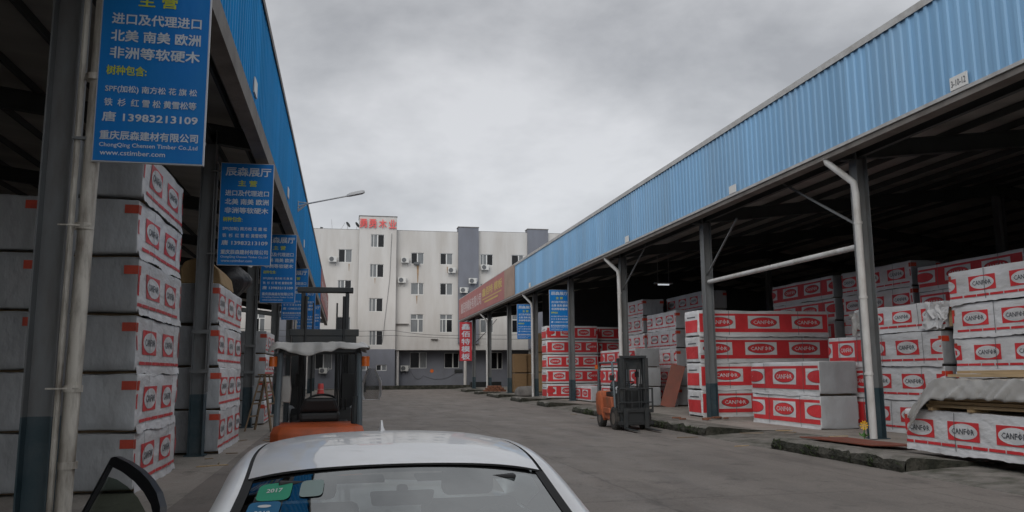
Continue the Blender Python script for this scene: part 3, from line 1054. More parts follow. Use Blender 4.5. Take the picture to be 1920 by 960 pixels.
banner(FR - 0.05, -1, 54.0, 81.9, 7.06, 9.16, 'faded red banner with pale and yellow characters on the right fascia', True)
banner(FL_ + 0.05, 1, 58.0, 81.9, 6.9, 9.2, 'faded pink banner along the far end of the left fascia', False)

# ================================================================== OFFICE BUILDING
BY = 88.5
bld = thing('office_building', 'long white four storey office building with grey pilasters closing the road', 'building', (8.7, BY, 0))


def bpart(m, name, mats, parent=bld, **k):
    o = m.build(name, mats, parent, **k)
    if parent is bld:
        o.location = (-8.7, -BY, 0)
    return o


def wall_open(m, x0, x1, z0, z1, y, ops, mi=0, dep=0.16):
    """front wall sheet with window openings and their reveals"""
    xs = sorted(set([x0, x1] + [v for o in ops for v in (o[0], o[1])]))
    zs = sorted(set([z0, z1] + [v for o in ops for v in (o[2], o[3])]))
    for i in range(len(xs) - 1):
        for j in range(len(zs) - 1):
            cx, cz = (xs[i] + xs[i + 1]) / 2, (zs[j] + zs[j + 1]) / 2
            if any(o[0] < cx < o[1] and o[2] < cz < o[3] for o in ops):
                continue
            m.add([(xs[i], y, zs[j]), (xs[i + 1], y, zs[j]), (xs[i + 1], y, zs[j + 1]), (xs[i], y, zs[j + 1])], [(0, 1, 2, 3)], mi)
    for a, b, c, d in ops:
        m.add([(a, y, c), (b, y, c), (b, y, d), (a, y, d), (a, y + dep, c), (b, y + dep, c), (b, y + dep, d), (a, y + dep, d)],
              [(0, 1, 5, 4), (1, 2, 6, 5), (2, 3, 7, 6), (3, 0, 4, 7)], mi)


def window(x0, x1, z0, z1, y, style=0, transom=False):
    """sliding window: frame with two sashes; panes dark or curtained"""
    f = MB()
    d0, d1 = y + 0.07, y + 0.15
    b = 0.055
    f.box(x0, x1, d0, d1, z0, z0 + b)
    f.box(x0, x1, d0, d1, z1 - b, z1)
    f.box(x0, x0 + b, d0, d1, z0 + b, z1 - b)
    f.box(x1 - b, x1, d0, d1, z0 + b, z1 - b)
    zt = z1 - b
    if transom:
        zt = z0 + (z1 - z0) * 0.70
        f.box(x0 + b, x1 - b, d0, d1, zt, zt + 0.09)
        f.box((x0 + x1) / 2 - 0.05, (x0 + x1) / 2 + 0.05, d0, d1, zt + 0.09, z1 - b)
    cx = (x0 + x1) / 2 + (0.0 if style < 2 else 0.14)
    f.box(cx - 0.06, cx + 0.06, d0 - 0.01, d1 - 0.01, z0 + b, zt)
    if style in (1, 3):
        q = cx - 0.42 if style == 1 else cx + 0.40
        f.box(q - 0.035, q + 0.035, d0 - 0.01, d1 - 0.01, z0 + b, zt)
    fr = bpart(f, 'window', 'frame_white')
    p = MB()
    yy = y + 0.125
    lm, rm = {0: (0, 1), 1: (1, 0), 2: (0, 1), 3: (1, 0), 4: (1, 1), 5: (0, 0)}[style]
    p.box(x0 + 0.02, cx, yy, yy + 0.012, z0 + 0.02, zt, lm)
    p.box(cx, x1 - 0.02, yy + 0.001, yy + 0.013, z0 + 0.02, zt, rm)
    if transom:
        p.box(x0 + 0.02, x1 - 0.02, yy + 0.001, yy + 0.013, zt + 0.003, z1 - 0.02, 1)
    p.build('pane', ['pane_dark', 'pane_curtain'], fr)
    # dark room behind so an open sash never shows the sky
    return fr


UP = [(15.30, 13.86, False), (11.85, 10.4, False), (8.2, 6.15, True)]   # sill/head heights of the three upper rows
wins = []
segs = []


def col_ops(x0, w, rows=((13.72, 15.0), (10.3, 11.62)), tall=(6.15, 8.15)):
    o = [(x0, x0 + w, a, b) for a, b in rows]
    if tall:
        o.append((x0, x0 + w, *tall))
    return o


# mid wall between tower and first grey pilaster
mid = col_ops(6.95, 1.42) + col_ops(10.2, 1.40)
left = [(-0.95, 0.5, 13.75, 15.2), (-0.95, 0.5, 10.45, 11.8), (-0.95, 0.5, 6.3, 7.8), (-4.6, -3.2, 13.75, 15.2), (-4.6, -3.2, 10.45, 11.8), (-4.6, -3.2, 6.3, 7.8)]
tow = [(2.5, 3.95, 15.42, 16.85), (2.45, 3.93, 12.1, 13.55), (2.42, 3.9, 8.35, 9.82), (2.5, 3.95, 4.72, 6.3)]
rgt = col_ops(14.75, 1.45) + col_ops(18.35, 1.4)
far = col_ops(23.4, 1.4) + col_ops(27.2, 1.4) + col_ops(31.0, 1.4)
lf2 = col_ops(-9.8, 1.4, tall=(6.15, 8.15)) + col_ops(-13.4, 1.4)
m = MB()
wall_open(m, 5.3, 12.2, 4.32, 17.45, BY, mid)
wall_open(m, -5.3, 1.2, 4.32, 17.4, BY, left)
wall_open(m, 14.5, 20.2, 4.32, 17.6, BY, rgt)
wall_open(m, 22.6, 36.0, 4.32, 17.6, BY, far)
wall_open(m, -20.0, -7.6, 4.32, 17.4, BY, lf2)
m.box(-20, 36, BY + 0.3, BY + 0.5, 4.32, 17.3)
m.box(-20, 36, BY + 0.28, BY + 10, 17.0, 17.25)
for a, b, h in ((5.3, 12.2, 17.45), (-5.3, 1.2, 17.4), (14.5, 20.2, 17.6), (22.6, 36.0, 17.6), (-20, -7.6, 17.4)):
    m.box(a, b, BY + 0.002, BY + 0.3, h - 0.002, h + 0.05, 1)
# underside of the overhanging upper floors with its edge
m.box(5.3, 36, BY + 0.002, BY + 2.0, 4.22, 4.318)
m.box(-20, 1.2, BY + 0.002, BY + 2.0, 4.22, 4.318)
m.box(36, 36.2, BY, BY + 10, 0, 17.5)
m.box(-20.2, -20, BY, BY + 10, 0, 17.4)
bpart(m, 'wall', ['wall_white', 'stone_grey'], recalc=False)
# room darkness behind windows
m = MB()
wall_open(m, 1.2, 5.3, 4.3, 18.85, BY - 0.55, tow)
m.box(1.2, 1.215, BY - 0.55, BY + 2, 4.3, 18.85)
m.box(5.285, 5.3, BY - 0.55, BY + 2, 4.3, 18.85)
m.box(1.2, 5.3, BY + 1.9, BY + 2, 17.2, 18.85)
m.box(1.2, 5.3, BY - 0.3, BY - 0.1, 4.3, 18.7)
m.box(1.15, 5.35, BY - 0.6, BY + 2.05, 18.852, 18.93, 1)
bpart(m, 'stair_tower', ['wall_white', 'stone_grey'], recalc=False)
# grey pilasters
for a, b, h, z0 in ((12.2, 14.5, 17.95, 4.9), (20.2, 22.6, 17.95, 4.32), (-7.6, -5.3, 17.8, 4.32)):
    m = MB()
    m.box(a, b, BY - 0.35, BY + 0.9, z0, h)
    m.box(a - 0.05, b + 0.05, BY - 0.4, BY + 0.95, h + 0.002, h + 0.1, 1)
    if z0 > 4.4:
        m.box(a, b, BY, BY + 0.3, 4.32, z0 - 0.002, 2)
    bpart(m, 'pilaster', ['wall_grey', 'stone_grey', 'wall_white'], recalc=False)
# grey ground floor set back behind round columns
GY = BY + 1.9
g_ops = [(7.1, 8.95, 2.25, 4.0), (10.95, 12.6, 2.25, 3.95), (16.2, 17.6, 2.1, 4.0), (21, 22.5, 2.1, 4.0), (-3.2, -1.4, 2.2, 3.9), (-9.5, -7.8, 2.2, 3.9)]
t_ops = [(1.75, 2.5, 2.05, 2.65), (3.3, 4.4, 2.0, 2.62)]
m = MB()
wall_open(m, 5.3, 36, 0.1, 4.22, GY, [o_ for o_ in g_ops if o_[0] > 3])
wall_open(m, -20, 1.2, 0.1, 4.22, GY, [o_ for o_ in g_ops if o_[0] < 3])
wall_open(m, 1.2, 5.3, 0.1, 4.298, BY - 0.55, t_ops)
m.box(5.285, 5.3, BY - 0.55, GY, 0.1, 4.22)
m.box(1.2, 1.215, BY - 0.55, GY, 0.1, 4.22)
m.box(-20, 36, GY + 0.3, GY + 0.4, 0.1, 4.2)
m.box(1.2, 5.28, BY - 0.2, BY - 0.1, 0.1, 4.2)
bpart(m, 'ground_floor_wall', 'wall_grey', recalc=False)
for ops, yy in ((mid, BY), (left, BY), (rgt, BY), (far, BY), (lf2, BY), (tow, BY - 0.55), (g_ops, GY), (t_ops, BY - 0.55)):
    for i, (a, b, c, d) in enumerate(ops):
        k = hash((round(a * 10), round(c * 10))) % 4
        if ops is tow:
            k = 3 if i % 1 == 0 else 1
            k = 1
        if ops is mid:
            k = [0, 4, 4, 0, 0, 1][i]
        if ops is left:
            k = [0, 1, 0, 1, 0, 1][i]
        if ops is g_ops:
            k = [2, 5, 5, 0, 0, 1][i % 6]
        if ops is rgt:
            k = [1, 0, 4, 2, 1, 0][i]
        window(a, b, c, d, yy, k, transom=(d - c) > 1.9 and c > 5)
for x in (5.62, 13.1, 20.5, 28.0, -3.9, -11.5):
    m = MB()
    m.tube([(x, BY + 0.45, 0.1), (x, BY + 0.45, 4.22)], 0.17, 14)
    bpart(m, 'column', 'wall_white', smooth=40)
# rust streaks below sills, as stains on the plaster
m = MB()
for x, z, w, l in ((7.7, 13.55, 0.13, 1.9), (7.62, 10.2, 0.08, 0.9), (11.0, 13.5, 0.06, 0.7), (3.0, 12.0, 0.05, 0.6), (0.2, 13.6, 0.06, 0.8)):
    y = BY - 0.004 if x > 5 or x < 1.2 else BY - 0.554
    m.add([(x - w, y, z), (x + w, y, z), (x + w * 0.4, y, z - l), (x - w * 0.2, y, z - l)], [(0, 1, 2, 3)])
bpart(m, 'stain', 'wall_streak', recalc=False)
# raised step of the building with a mossy edge
m = MB()
m.box(-20, 36, BY - 1.1, BY + 12, -0.05, 0.1, 0)
m.box(-0.5, 14.0, BY - 1.75, BY - 1.101, -0.05, 0.42, 1)
bpart(m, 'plinth', ['kerb_concrete', 'moss'])

# rooftop sign, dishes, aerials
t = thing('rooftop_sign', 'red character sign 勇勇木业 along the top of the stair tower', 'sign', (3.2, BY - 0.56, 17.55))
for i, c in enumerate('勇勇木业'):
    m = MB()
    vs, fs, tw, th = text2d(c, 0.014)
    x = (-1.98, -0.98, 0.12, 1.2)[i]
    for yy, rev in ((-0.16, False), (-0.10, True)):
        m.add([(x + a / tw * 0.84, yy - 0.002 * k_, b / th * 0.98) for a, b, k_ in vs], fs, 0)
    for (a, b) in ((x + 0.2, 0.1), (x + 0.6, 0.1), (x + 0.4, 0.8)):
        m.tube([(a, -0.1, b), (a, 0.0, b)], 0.015, 5)
    m.build('lettering', 'letter_red', t, recalc=False)

for k, (x, z, lb) in enumerate(((-0.05, 17.45, 'small dish on the roof edge, left one of two by the tower'), (0.95, 17.45, 'small tilted dish on the roof against the stair tower'))):
    t = thing('satellite_dish', lb, 'satellite dish', (x, BY + 0.2, z), 0, 'satellite dishes on the roof')
    m = MB()
    m.tube([(0, 0, 0), (0, 0, 0.35)], 0.03, 6)
    m.build('stand', 'dish_grey', t)
    m = MB()
    n = 14
    c0 = Vector((0, 0, 0.5))
    rings = []
    ax = Vector((0.75, -0.5, 0.45)).normalized()
    a = ax.cross(Vector((0, 0, 1))).normalized()
    b = a.cross(ax)
    for r, d in ((0.02, 0), (0.15, 0.015), (0.28, 0.05), (0.36, 0.09)):
        rings.append([c0 + ax * d + (a * math.cos(6.2832 * q / n) + b * math.sin(6.2832 * q / n)) * r for q in range(n)])
    m.loft(rings, cap=False)
    m.build('dish', 'steel_dark', t, recalc=False)
t = thing('aerial', 'thin straight aerial mast on the office roof edge', 'aerial', (-1.7, BY + 0.2, 17.45))
m = MB()
m.tube([(0, 0, 0), (-0.1, 0, 1.05)], 0.025, 6)
m.build('mast', 'lamp_grey', t)
t = thing('aerial', 'slanting aerial stick beside the roof dish', 'aerial', (-0.75, BY + 0.2, 17.45))
m = MB()
m.tube([(0, 0, 0), (0.42, 0, 0.75)], 0.025, 6)
m.build('mast', 'lamp_grey', t)
m = MB()
m.loft([[(-0.15, -0.1, 0), (0.15, -0.1, 0), (0.15, 0.1, 0), (-0.15, 0.1, 0)], [(-0.1, -0.1, 0.18), (0.2, -0.1, 0.12), (0.1, 0.1, 0.16), (-0.08, 0.1, 0.2)]])
tag(m.build('bundle', 'black_bag', loc=(-2.85, BY + 0.15, 17.45)), 'small black bundle lying on the office roof edge', 'bundle')


# air conditioner units on the facade
def ac_unit(loc, label, rz=0.0):
    t = thing('air_conditioner', label, 'air conditioner', loc, rz, 'air conditioners on the office building')
    m = MB()
    m.box(-0.43, 0.43, -0.55, -0.22, 0, 0.60)
    m.build('casing', 'ac_white', t, bevel=0.02)
    m = MB()
    n = 18
    m.tube([(-0.12, -0.575, 0.3), (-0.12, -0.552, 0.3)], 0.245, n)
    m.build('fan_grille', 'ac_dark', t)
    m = MB()
    for s in (-0.3, 0.3):
        m.beam((s, 0.0, -0.04), (s, -0.58, -0.04), 0.035, 0.035)
        m.beam((s, 0.0, -0.36), (s, -0.5, -0.06), 0.03, 0.03)
    m.build('bracket', 'lamp_grey', t)
    m = MB()
    m.tube([(0.43, -0.35, 0.2), (0.55, -0.3, 0.3), (0.56, -0.02, 0.65)], 0.025, 6)
    m.build('hose', 'frame_white', t)
    return t


a0 = ac_unit((-1.55, BY, 13.72), 'air conditioner on the wall left of the top left window')
dup(a0, (6.25, BY, 13.78), label='air conditioner just left of the upper window with the rust streak')
dup(a0, (5.95, BY, 11.55), label='air conditioner beside the tower corner, between two window rows')
dup(a0, (11.45, BY, 12.75), label='air conditioner hanging under the upper window left of the grey pilaster')
dup(a0, (11.05, BY, 13.05), label='second air conditioner close above the one under the upper right window') if False else None
dup(a0, (13.75, BY - 0.35, 11.55), label='air conditioner on the grey pilaster, the upper right one')
dup(a0, (12.75, BY - 0.35, 10.5), label='air conditioner on the grey pilaster, the lower left one')
dup(a0, (15.2, BY, 13.15), label='air conditioner on the white wall right of the grey pilaster')
dup(a0, (6.45, GY, 1.95), label='air conditioner on the grey ground floor wall beside a white column')
dup(a0, (-2.3, GY, 1.75), label='air conditioner low on the grey wall seen through the forklift mast')
# little extractor hood below the streaked window
m = MB()
m.loft([[(-0.3, 0, 0.35), (0.3, 0, 0.35), (0.3, 0, 0), (-0.3, 0, 0)], [(-0.3, -0.45, 0.12), (0.3, -0.45, 0.12), (0.3, -0.45, 0), (-0.3, -0.45, 0)]])
tag(m.build('extractor_hood', 'ac_dark', loc=(7.55, BY + 0.05, 13.62)), 'grey extractor hood under the window with the rust streak', 'extractor hood')
# small awning ledges
for x, z, w, lb in ((6.0, 7.0, 1.5, 'thin ledge on the wall right of the stair tower'), (9.6, 5.35, 0.75, 'short dark ledge low on the white wall')):
    m = MB()
    m.box(-w / 2, w / 2, -0.28, -0.003, 0, 0.09)
    tag(m.build('ledge', 'stone_grey', loc=(x, BY, z)), lb, 'ledge')
m = MB()
n = 16
m.prism([(0.2 * math.cos(6.283 * i / n), 0.2 * math.sin(6.283 * i / n)) for i in range(n)], -0.03, -0.004, 'y')
tag(m.build('wall_plaque', 'amber', loc=(9.55, GY, 1.95)), 'small round orange plaque on the grey ground floor wall', 'plaque')
m = MB()
m.box(-0.45, 0.45, -0.12, -0.004, 0, 0.36)
tag(m.build('letter_box', 'fork_black', loc=(12.55, GY, 1.75)), 'black box on the grey wall left of the red sign', 'box')


# cables across the front of the building
def cable(pts, label, r=0.022, sag=0.3, mn='cable'):
    m = MB()
    P = []
    for i in range(len(pts) - 1):
        a, b = Vector(pts[i]), Vector(pts[i + 1])
        for k in range(10):
            t = k / 10
            p = a.lerp(b, t)
            p.z -= sag * 4 * t * (1 - t)
            P.append(p)
    P.append(Vector(pts[-1]))
    o = Vector(P[0])
    m.tube([p - o for p in P], r, 5)
    ob = m.build('overhead_cable', mn, loc=o, smooth=60)
    return tag(ob, label, 'cable')


cable([(-14, BY - 1.0, 6.7), (5.0, BY - 1.2, 6.3), (14.0, BY - 1.2, 5.9), (24, BY - 2.2, 6.4)], 'upper dark cable strung across the office front')
cable([(-14, BY - 1.1, 5.9), (5.0, BY - 1.3, 5.75), (24, BY - 2.2, 5.4)], 'lower dark cable strung across the office front', sag=0.2)
cable([(4.75, BY - 0.6, 17.0), (4.6, BY - 0.6, 12.0), (3.9, BY - 0.62, 5.0)], 'thin cable running down the stair tower wall', 0.02, 0.0, 'ac_dark')
cable([(7.2, GY - 0.05, 1.9), (8.6, GY - 0.05, 1.45), (12.4, GY - 0.05, 1.8)], 'slack cable drooping along the grey ground floor wall', 0.014, 0.6)
cable([(12.2, 77.5, 4.4), (16.5, BY - 0.5, 7.6)], 'slanting cable from the last right post to the office wall', 0.04, 0.1)

# ================================================================== LUMBER PACKAGES
PK = [0]
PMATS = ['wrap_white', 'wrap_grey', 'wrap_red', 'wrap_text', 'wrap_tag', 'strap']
GP = 'wrapped lumber packages stacked in the sheds'


def clampf(a, lo, hi):
    return max(lo, min(hi, a))


def package(style, Lx, W, H, seed, detail, phase, end_print=False):
    """wrapped lumber package, long axis along local y, standing on z = 0 (wrap starts above the bolsters)"""
    r = 0.028
    z0 = 0.045
    rnd = random.Random(seed)
    amp = 0.024 if detail else 0.008
    lean = rnd.uniform(-0.012, 0.012)

    def P(p, off=0.0):
        x, y, z = p
        q = Vector((clampf(x, -W / 2 + r, W / 2 - r), clampf(y, -Lx / 2 + r, Lx / 2 - r), clampf(z, z0 + r, H - r)))
        d = Vector(p) - q
        n = d.normalized() if d.length > 1e-6 else Vector((0, 0, 1))
        s = Vector((x * 1.5 + seed * 3.7, y * 1.3, z * 2.2 + seed))
        dis = noise.noise(s) * amp + (noise.noise(Vector((x * 3 + seed, y * 2.4, z * 3.6 - y * 2.0))) * amp * 0.35 if detail else 0)
        v = q + n * (r + dis + off)
        v.x += lean * (v.z / H)
        return v
    cell = 0.085 if detail else 0.5
    m = MB()

    def axis_pts(lo, hi):
        n = max(1, int((hi - lo - 2 * r) / cell))
        return [lo, lo + r * 0.3, lo + r] + [lo + r + (hi - lo - 2 * r) * i / n for i in range(1, n)] + [hi - r, hi - r * 0.3, hi]
    X, Y, Z = axis_pts(-W / 2, W / 2), axis_pts(-Lx / 2, Lx / 2), axis_pts(z0, H)

    def sheet(A, B, fn, mi):
        b = len(m.v)
        for bb in B:
            for aa in A:
                m.v.append(tuple(P(fn(aa, bb))))
        na = len(A)
        for j in range(len(B) - 1):
            for i in range(na - 1):
                m.f.append([b + j * na + i, b + j * na + i + 1, b + (j + 1) * na + i + 1, b + (j + 1) * na + i])
                m.m.append(mi)
    sheet(Y, Z, lambda a, b: (W / 2, a, b), 0)
    sheet(Y[::-1], Z, lambda a, b: (-W / 2, a, b), 0)
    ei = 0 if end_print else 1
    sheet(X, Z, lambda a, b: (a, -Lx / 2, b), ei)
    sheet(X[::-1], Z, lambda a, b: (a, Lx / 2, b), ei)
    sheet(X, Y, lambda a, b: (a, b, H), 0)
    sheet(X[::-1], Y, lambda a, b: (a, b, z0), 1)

    def decal(face, a0, a1, b0, b1, mi, off):
        """patch of print that follows the sheet; face +1/-1 long sides, +2/-2 ends"""
        st = 0.085 if detail else 0.6
        lim = (Lx if abs(face) == 1 else W) / 2 - 0.004
        a0, a1 = clampf(a0, -lim, lim), clampf(a1, -lim, lim)
        if a1 - a0 < 0.01:
            return
        na, nb = max(1, int((a1 - a0) / st)), max(1, int((b1 - b0) / st))
        m.grid(lambda u, v: F(face, a0 + (a1 - a0) * u, b0 + (b1 - b0) * v, off), na, nb, mi)

    def F(face, a, b, off):
        if face == 1:
            return P((W / 2, a, b), off)
        if face == -1:
            return P((-W / 2, -a, b), off)
        if face == -2:
            return P((a, -Lx / 2, b), off)
        return P((-a, Lx / 2, b), off)

    def oval(face, ca, cb, ra, rb, mi, off):
        lim = Lx / 2 - 0.006
        n = 22
        if ca - ra > lim or ca + ra < -lim:
            return
        b = len(m.v)
        m.v.append(tuple(F(face, clampf(ca, -lim, lim), cb, off)))
        for rr in (0.5, 1.0):
            for k in range(n):
                t = 2 * math.pi * k / n
                m.v.append(tuple(F(face, clampf(ca + ra * rr * math.cos(t), -lim, lim), cb + rb * rr * math.sin(t), off)))
        for k in range(n):
            k2 = (k + 1) % n
            m.f.append([b, b + 1 + k, b + 1 + k2])
            m.m.append(mi)
            m.f.append([b + 1 + k, b + 1 + n + k, b + 1 + n + k2, b + 1 + k2])
            m.m.append(mi)

    def writing(face, ca, cb, w, h, mi, off):
        lim = Lx / 2 - 0.006
        if ca + w / 2 > lim or ca - w / 2 < -lim:
            return
        vs, fs, tw, th = text2d('CANFOR', 0.012, 1)
        b = len(m.v)
        for x, y, _k in vs:
            m.v.append(tuple(F(face, ca - w / 2 + x / tw * w, cb - h / 2 + y / th * h, off)))
        for f in fs:
            m.f.append([b + i for i in f])
            m.m.append(mi)
        # little tree standing through the O
        xo = ca - w / 2 + w * 0.735
        b = len(m.v)
        for x, y in ((xo - w * 0.022, cb - h * 0.45), (xo + w * 0.022, cb - h * 0.45), (xo, cb + h * 0.95)):
            m.v.append(tuple(F(face, x, y, off + 0.002)))
        m.f.append([b, b + 1, b + 2])
        m.m.append(mi)
    # loose ragged lower hem of the wrap on the printed sides
    if detail:
        for fc in (1, -1):
            na = int(Lx / 0.07)
            sd_ = seed * 2.3 + fc

            def hem(u, v):
                a = -Lx / 2 + 0.02 + (Lx - 0.04) * u
                dr = 0.035 + 0.06 * max(0.0, noise.noise(Vector((a * 1.1, sd_, 0))) + 0.25) + 0.02 * noise.noise(Vector((a * 7, sd_, 4)))
                q = F(fc, a, z0 + 0.06, 0.006)
                o_ = fc * (0.006 + v * (0.012 + 0.03 * abs(noise.noise(Vector((a * 3.3, sd_, 8))))))
                return (q.x + o_, q.y, q.z - v * (0.06 + dr))
            m.grid(hem, na, 2, 0)
    faces = (1, -1)
    h = H - z0
    cz = z0 + h * 0.53
    for fc in faces:
        if style == 'W':
            sp = 1.28 * h / 0.80
            n = int(Lx / sp) + 2
            for k in range(-n, n + 1):
                a = k * sp + phase * sp
                if abs(a) > Lx / 2 + 0.4:
                    continue
                w2, h2 = 0.43 * h / 0.80, 0.185 * h / 0.80
                decal(fc, a - w2, a + w2, cz - h2, cz + h2, 2, 0.009)
                oval(fc, a, cz, w2 * 0.90, h2 * 0.84, 0, 0.014)
                writing(fc, a, cz, w2 * 1.42, h2 * 0.62, 3, 0.019)
                # broken red line of print near the foot
                for q in range(3):
                    aa = a - sp / 2 + sp * q / 3 + rnd.uniform(0, 0.02)
                    decal(fc, aa, aa + sp / 3 - 0.03, z0 + 0.085, z0 + 0.135, 2, 0.009)
        else:
            sp = 1.68 * (h / 0.86 if Lx > 3.6 else h * 0.78)
            w2 = 0.60 * sp / 1.68
            decal(fc, -Lx / 2 + 0.05, Lx / 2 - 0.05, z0 + 0.13 * h, z0 + 0.87 * h, 2, 0.009)
            n = int(Lx / sp) + 2
            for k in range(-n, n + 1):
                a = k * sp + phase * sp
                if abs(a) > Lx / 2 + 0.3:
                    continue
                decal(fc, a - w2, a + w2, cz - 0.255 * h, cz + 0.255 * h, 0, 0.0135)
                oval(fc, a, cz, w2 * 0.86, 0.20 * h, 3, 0.017)
                oval(fc, a, cz, w2 * 0.83, 0.187 * h, 2, 0.0205)
                writing(fc, a, cz, w2 * 1.34, 0.15 * h, 0, 0.024)
                decal(fc, a + sp / 2 - 0.012, a + sp / 2 + 0.012, z0 + 0.13 * h, z0 + 0.87 * h, 0, 0.0065)
    if detail:
        for fc in faces:
            for a in (-Lx * 0.27, Lx * 0.29):
                a += rnd.uniform(-0.2, 0.2)
                decal(fc, a - 0.008, a + 0.008, z0 + 0.02, H - 0.02, 5, 0.026)
    if style == 'W':
        # orange red tags folded round the corners of the ends
        tg = 0.10 + rnd.uniform(-0.03, 0.03)
        for e in (-2, 2):
            for sd in (1, -1):
                a = sd * (W / 2 - 0.125)
                decal(e, a - 0.10 + sd * 0.02, a + 0.10 + sd * 0.02, H - tg - 0.13, H - tg, 4, 0.009)
        for fc in faces:
            for sd in (1, -1):
                a = sd * (Lx / 2 - 0.05)
                decal(fc, a - 0.05, a + 0.05, H - tg - 0.14, H - tg, 4, 0.009)
                decal(fc, a - 0.03, a + 0.02, z0 + 0.30, z0 + 0.52, 2, 0.009)
    elif end_print:
        for e in (-2, 2):
            decal(e, -W / 2 + 0.06, W / 2 - 0.06, z0 + 0.13 * h, z0 + 0.62 * h, 2, 0.009)
            decal(e, -W * 0.25, W * 0.25, z0 + 0.3 * h, z0 + 0.36 * h, 0, 0.007)
            decal(e, -W * 0.22, W * 0.22, z0 + 0.5 * h, z0 + 0.55 * h, 0, 0.007)
            decal(e, -W * 0.3, W * 0.3, z0 + 0.72 * h, z0 + 0.76 * h, 3, 0.009)
    return m


BOL = {}


def add_package(style, cx, cy, z, Lx, W, H, rot, label, detail=True, phase=None, seed=None, bol=3):
    PK[0] += 1
    seed = PK[0] if seed is None else seed
    rnd = random.Random(seed * 31 + 5)
    if phase is None:
        phase = rnd.uniform(-0.5, 0.5)
    t = thing('lumber_package', label, 'lumber package', (cx + rnd.uniform(-0.015, 0.015), cy + rnd.uniform(-0.03, 0.03), z),
              rot + R(rnd.uniform(-0.55, 0.55)), GP)
    me = package(style, Lx, W, H, seed, detail, phase, abs(rot) > 1)
    me.build('wrap', PMATS, t, smooth=50)
    key = (round(W, 2))
    if key not in BOL:
        b = MB()
        b.box(-W / 2 + 0.02, W / 2 - 0.02, -0.045, 0.045, 0.0, 0.05)
        o = b.build('bolster', 'wood_bolster', t)
        BOL[key] = o.data
        first = o
    else:
        first = bpy.data.objects.new('bolster', BOL[key])
        COL.objects.link(first)
        first.parent = t
    ends = [-Lx / 2 + 0.3, Lx / 2 - 0.3, 0.0][:bol]
    first.location = (0, ends[0], 0)
    for e in ends[1:]:
        c = bpy.data.objects.new('bolster', BOL[key])
        COL.objects.link(c)
        c.parent = t
        c.location = (0, e, 0)
    return t


LV = {1: [''], 2: ['lower one of the', 'upper one of the'], 3: ['bottom of the', 'middle of the', 'top of the'],
      4: ['bottom of the', 'second from bottom of the', 'second from top of the', 'top of the'],
      5: ['bottom of the', 'second from bottom of the', 'middle of the', 'second from top of the', 'top of the'],
      6: ['bottom of the', 'second from bottom of the', 'third from bottom of the', 'third from top of the', 'second from top of the', 'top of the']}


def stack(style, x0, x1, y0, y1, zb, n, pitch, phrase, along='y', detail=True, dx=0.0, dy=0.0, skip=(), phases=None, adj=None, only=None):
    """n packages on top of one another"""
    adj = adj or {'W': 'white', 'R': 'red'}[style]
    out_ = []
    for k in range(n):
        if k in skip:
            continue
        cx, cy = (x0 + x1) / 2 + dx * k, (y0 + y1) / 2 + dy * k
        lw = (y1 - y0, x1 - x0) if along == 'y' else (x1 - x0, y1 - y0)
        rot = 0.0 if along == 'y' else R(90)
        lab = f'{adj} lumber package, {LV[n][k]} {phrase}' if n > 1 else f'{adj} lumber package, {phrase}'
        out_.append(add_package(style, cx, cy, zb + k * pitch, lw[0], lw[1], pitch - 0.006, rot, lab, detail,
                                phase=(phases[k] if phases else None)))
    return out_


# left shed
stack('W', -4.20, -3.02, 12.95, 16.05, 0.006, 6, 0.868, 'stack behind the near rusty downpipe', dx=-0.012, dy=-0.05,
      phases=[0.47, 0.5, 0.46, 0.52, 0.49, 0.47])
stack('W', -5.52, -4.34, 13.05, 16.1, 0.006, 5, 0.885, 'grey ended stack at left frame edge', dx=-0.055, dy=0.0)
stack('W', -3.86, -2.68, 18.8, 22.6, 0.006, 4, 0.935, 'stack behind the second left post', dx=-0.03, dy=0.0, phases=[0.0, 0.04, -0.05, 0.02])
stack('W', -3.86, -2.68, 29.0, 32.0, 0.006, 4, 0.80, 'left stack behind the wooden stepladder', detail=False)
stack('R', -8.2, -3.3, 40.2, 41.3, 0.006, 3, 0.83, 'red stack deep in the left shed', along='x', detail=False)
# right shed, near to far
p_ra = add_package('W', 11.05, 11.05, 0.24, 5.4, 1.14, 0.74, R(-1.6), 'white lumber package at the right kerb under plastic and loose planks', True, phase=-0.06, bol=3)
stack('W', 14.0, 15.15, 11.2, 16.4, zp(12), 5, 0.775, 'tall stack at right frame edge', dx=0.0)
stack('W', 14.0, 15.15, 16.75, 19.5, zp(18), 3, 0.845, 'shaded stack behind near right post', phases=[0.1, 0.2, 0.12])
p_torn = add_package('W', 14.55, 18.35, zp(18) + 2.545, 3.4, 1.1, 0.70, R(1.2), 'white lumber package with torn wrap and bare wood end, behind near right post', True, phase=0.2)
stack('R', 14.0, 15.15, 19.56, 21.4, zp(20), 3, 0.845, 'short red stack left of near right post')
stack('W', 18.0, 19.15, 14.0, 17.6, zp(15), 6, 0.81, 'dim stack deep behind tall right stack')
stack('R', 18.0, 19.15, 18.2, 22.4, zp(20), 6, 0.81, 'dim red stack deep behind the torn package')
stack('R', 18.0, 19.15, 27.0, 31.4, zp(27), 6, 0.86, 'dim stack rising behind long red stack')
stack('W', 18.1, 19.25, 22.8, 26.6, zp(27), 6, 0.86, 'dim stack between two dim red stacks')
stack('R', 12.25, 17.40, 26.55, 27.68, zp(26) - 0.005, 4, 0.94, 'long red stack at the second right post', along='x', phases=[0.25, 0.1, -0.1, -0.02])
stack('R', 12.72, 13.86, 20.0, 23.75, zp(20) - 0.03, 2, 0.94, 'two before the long red stack', phases=[0.0, 0.05], dy=0.0)
stack('W', 15.0, 16.15, 34.9, 38.6, zp(35), 5, 0.88, 'grey stack behind the leaning brown board')
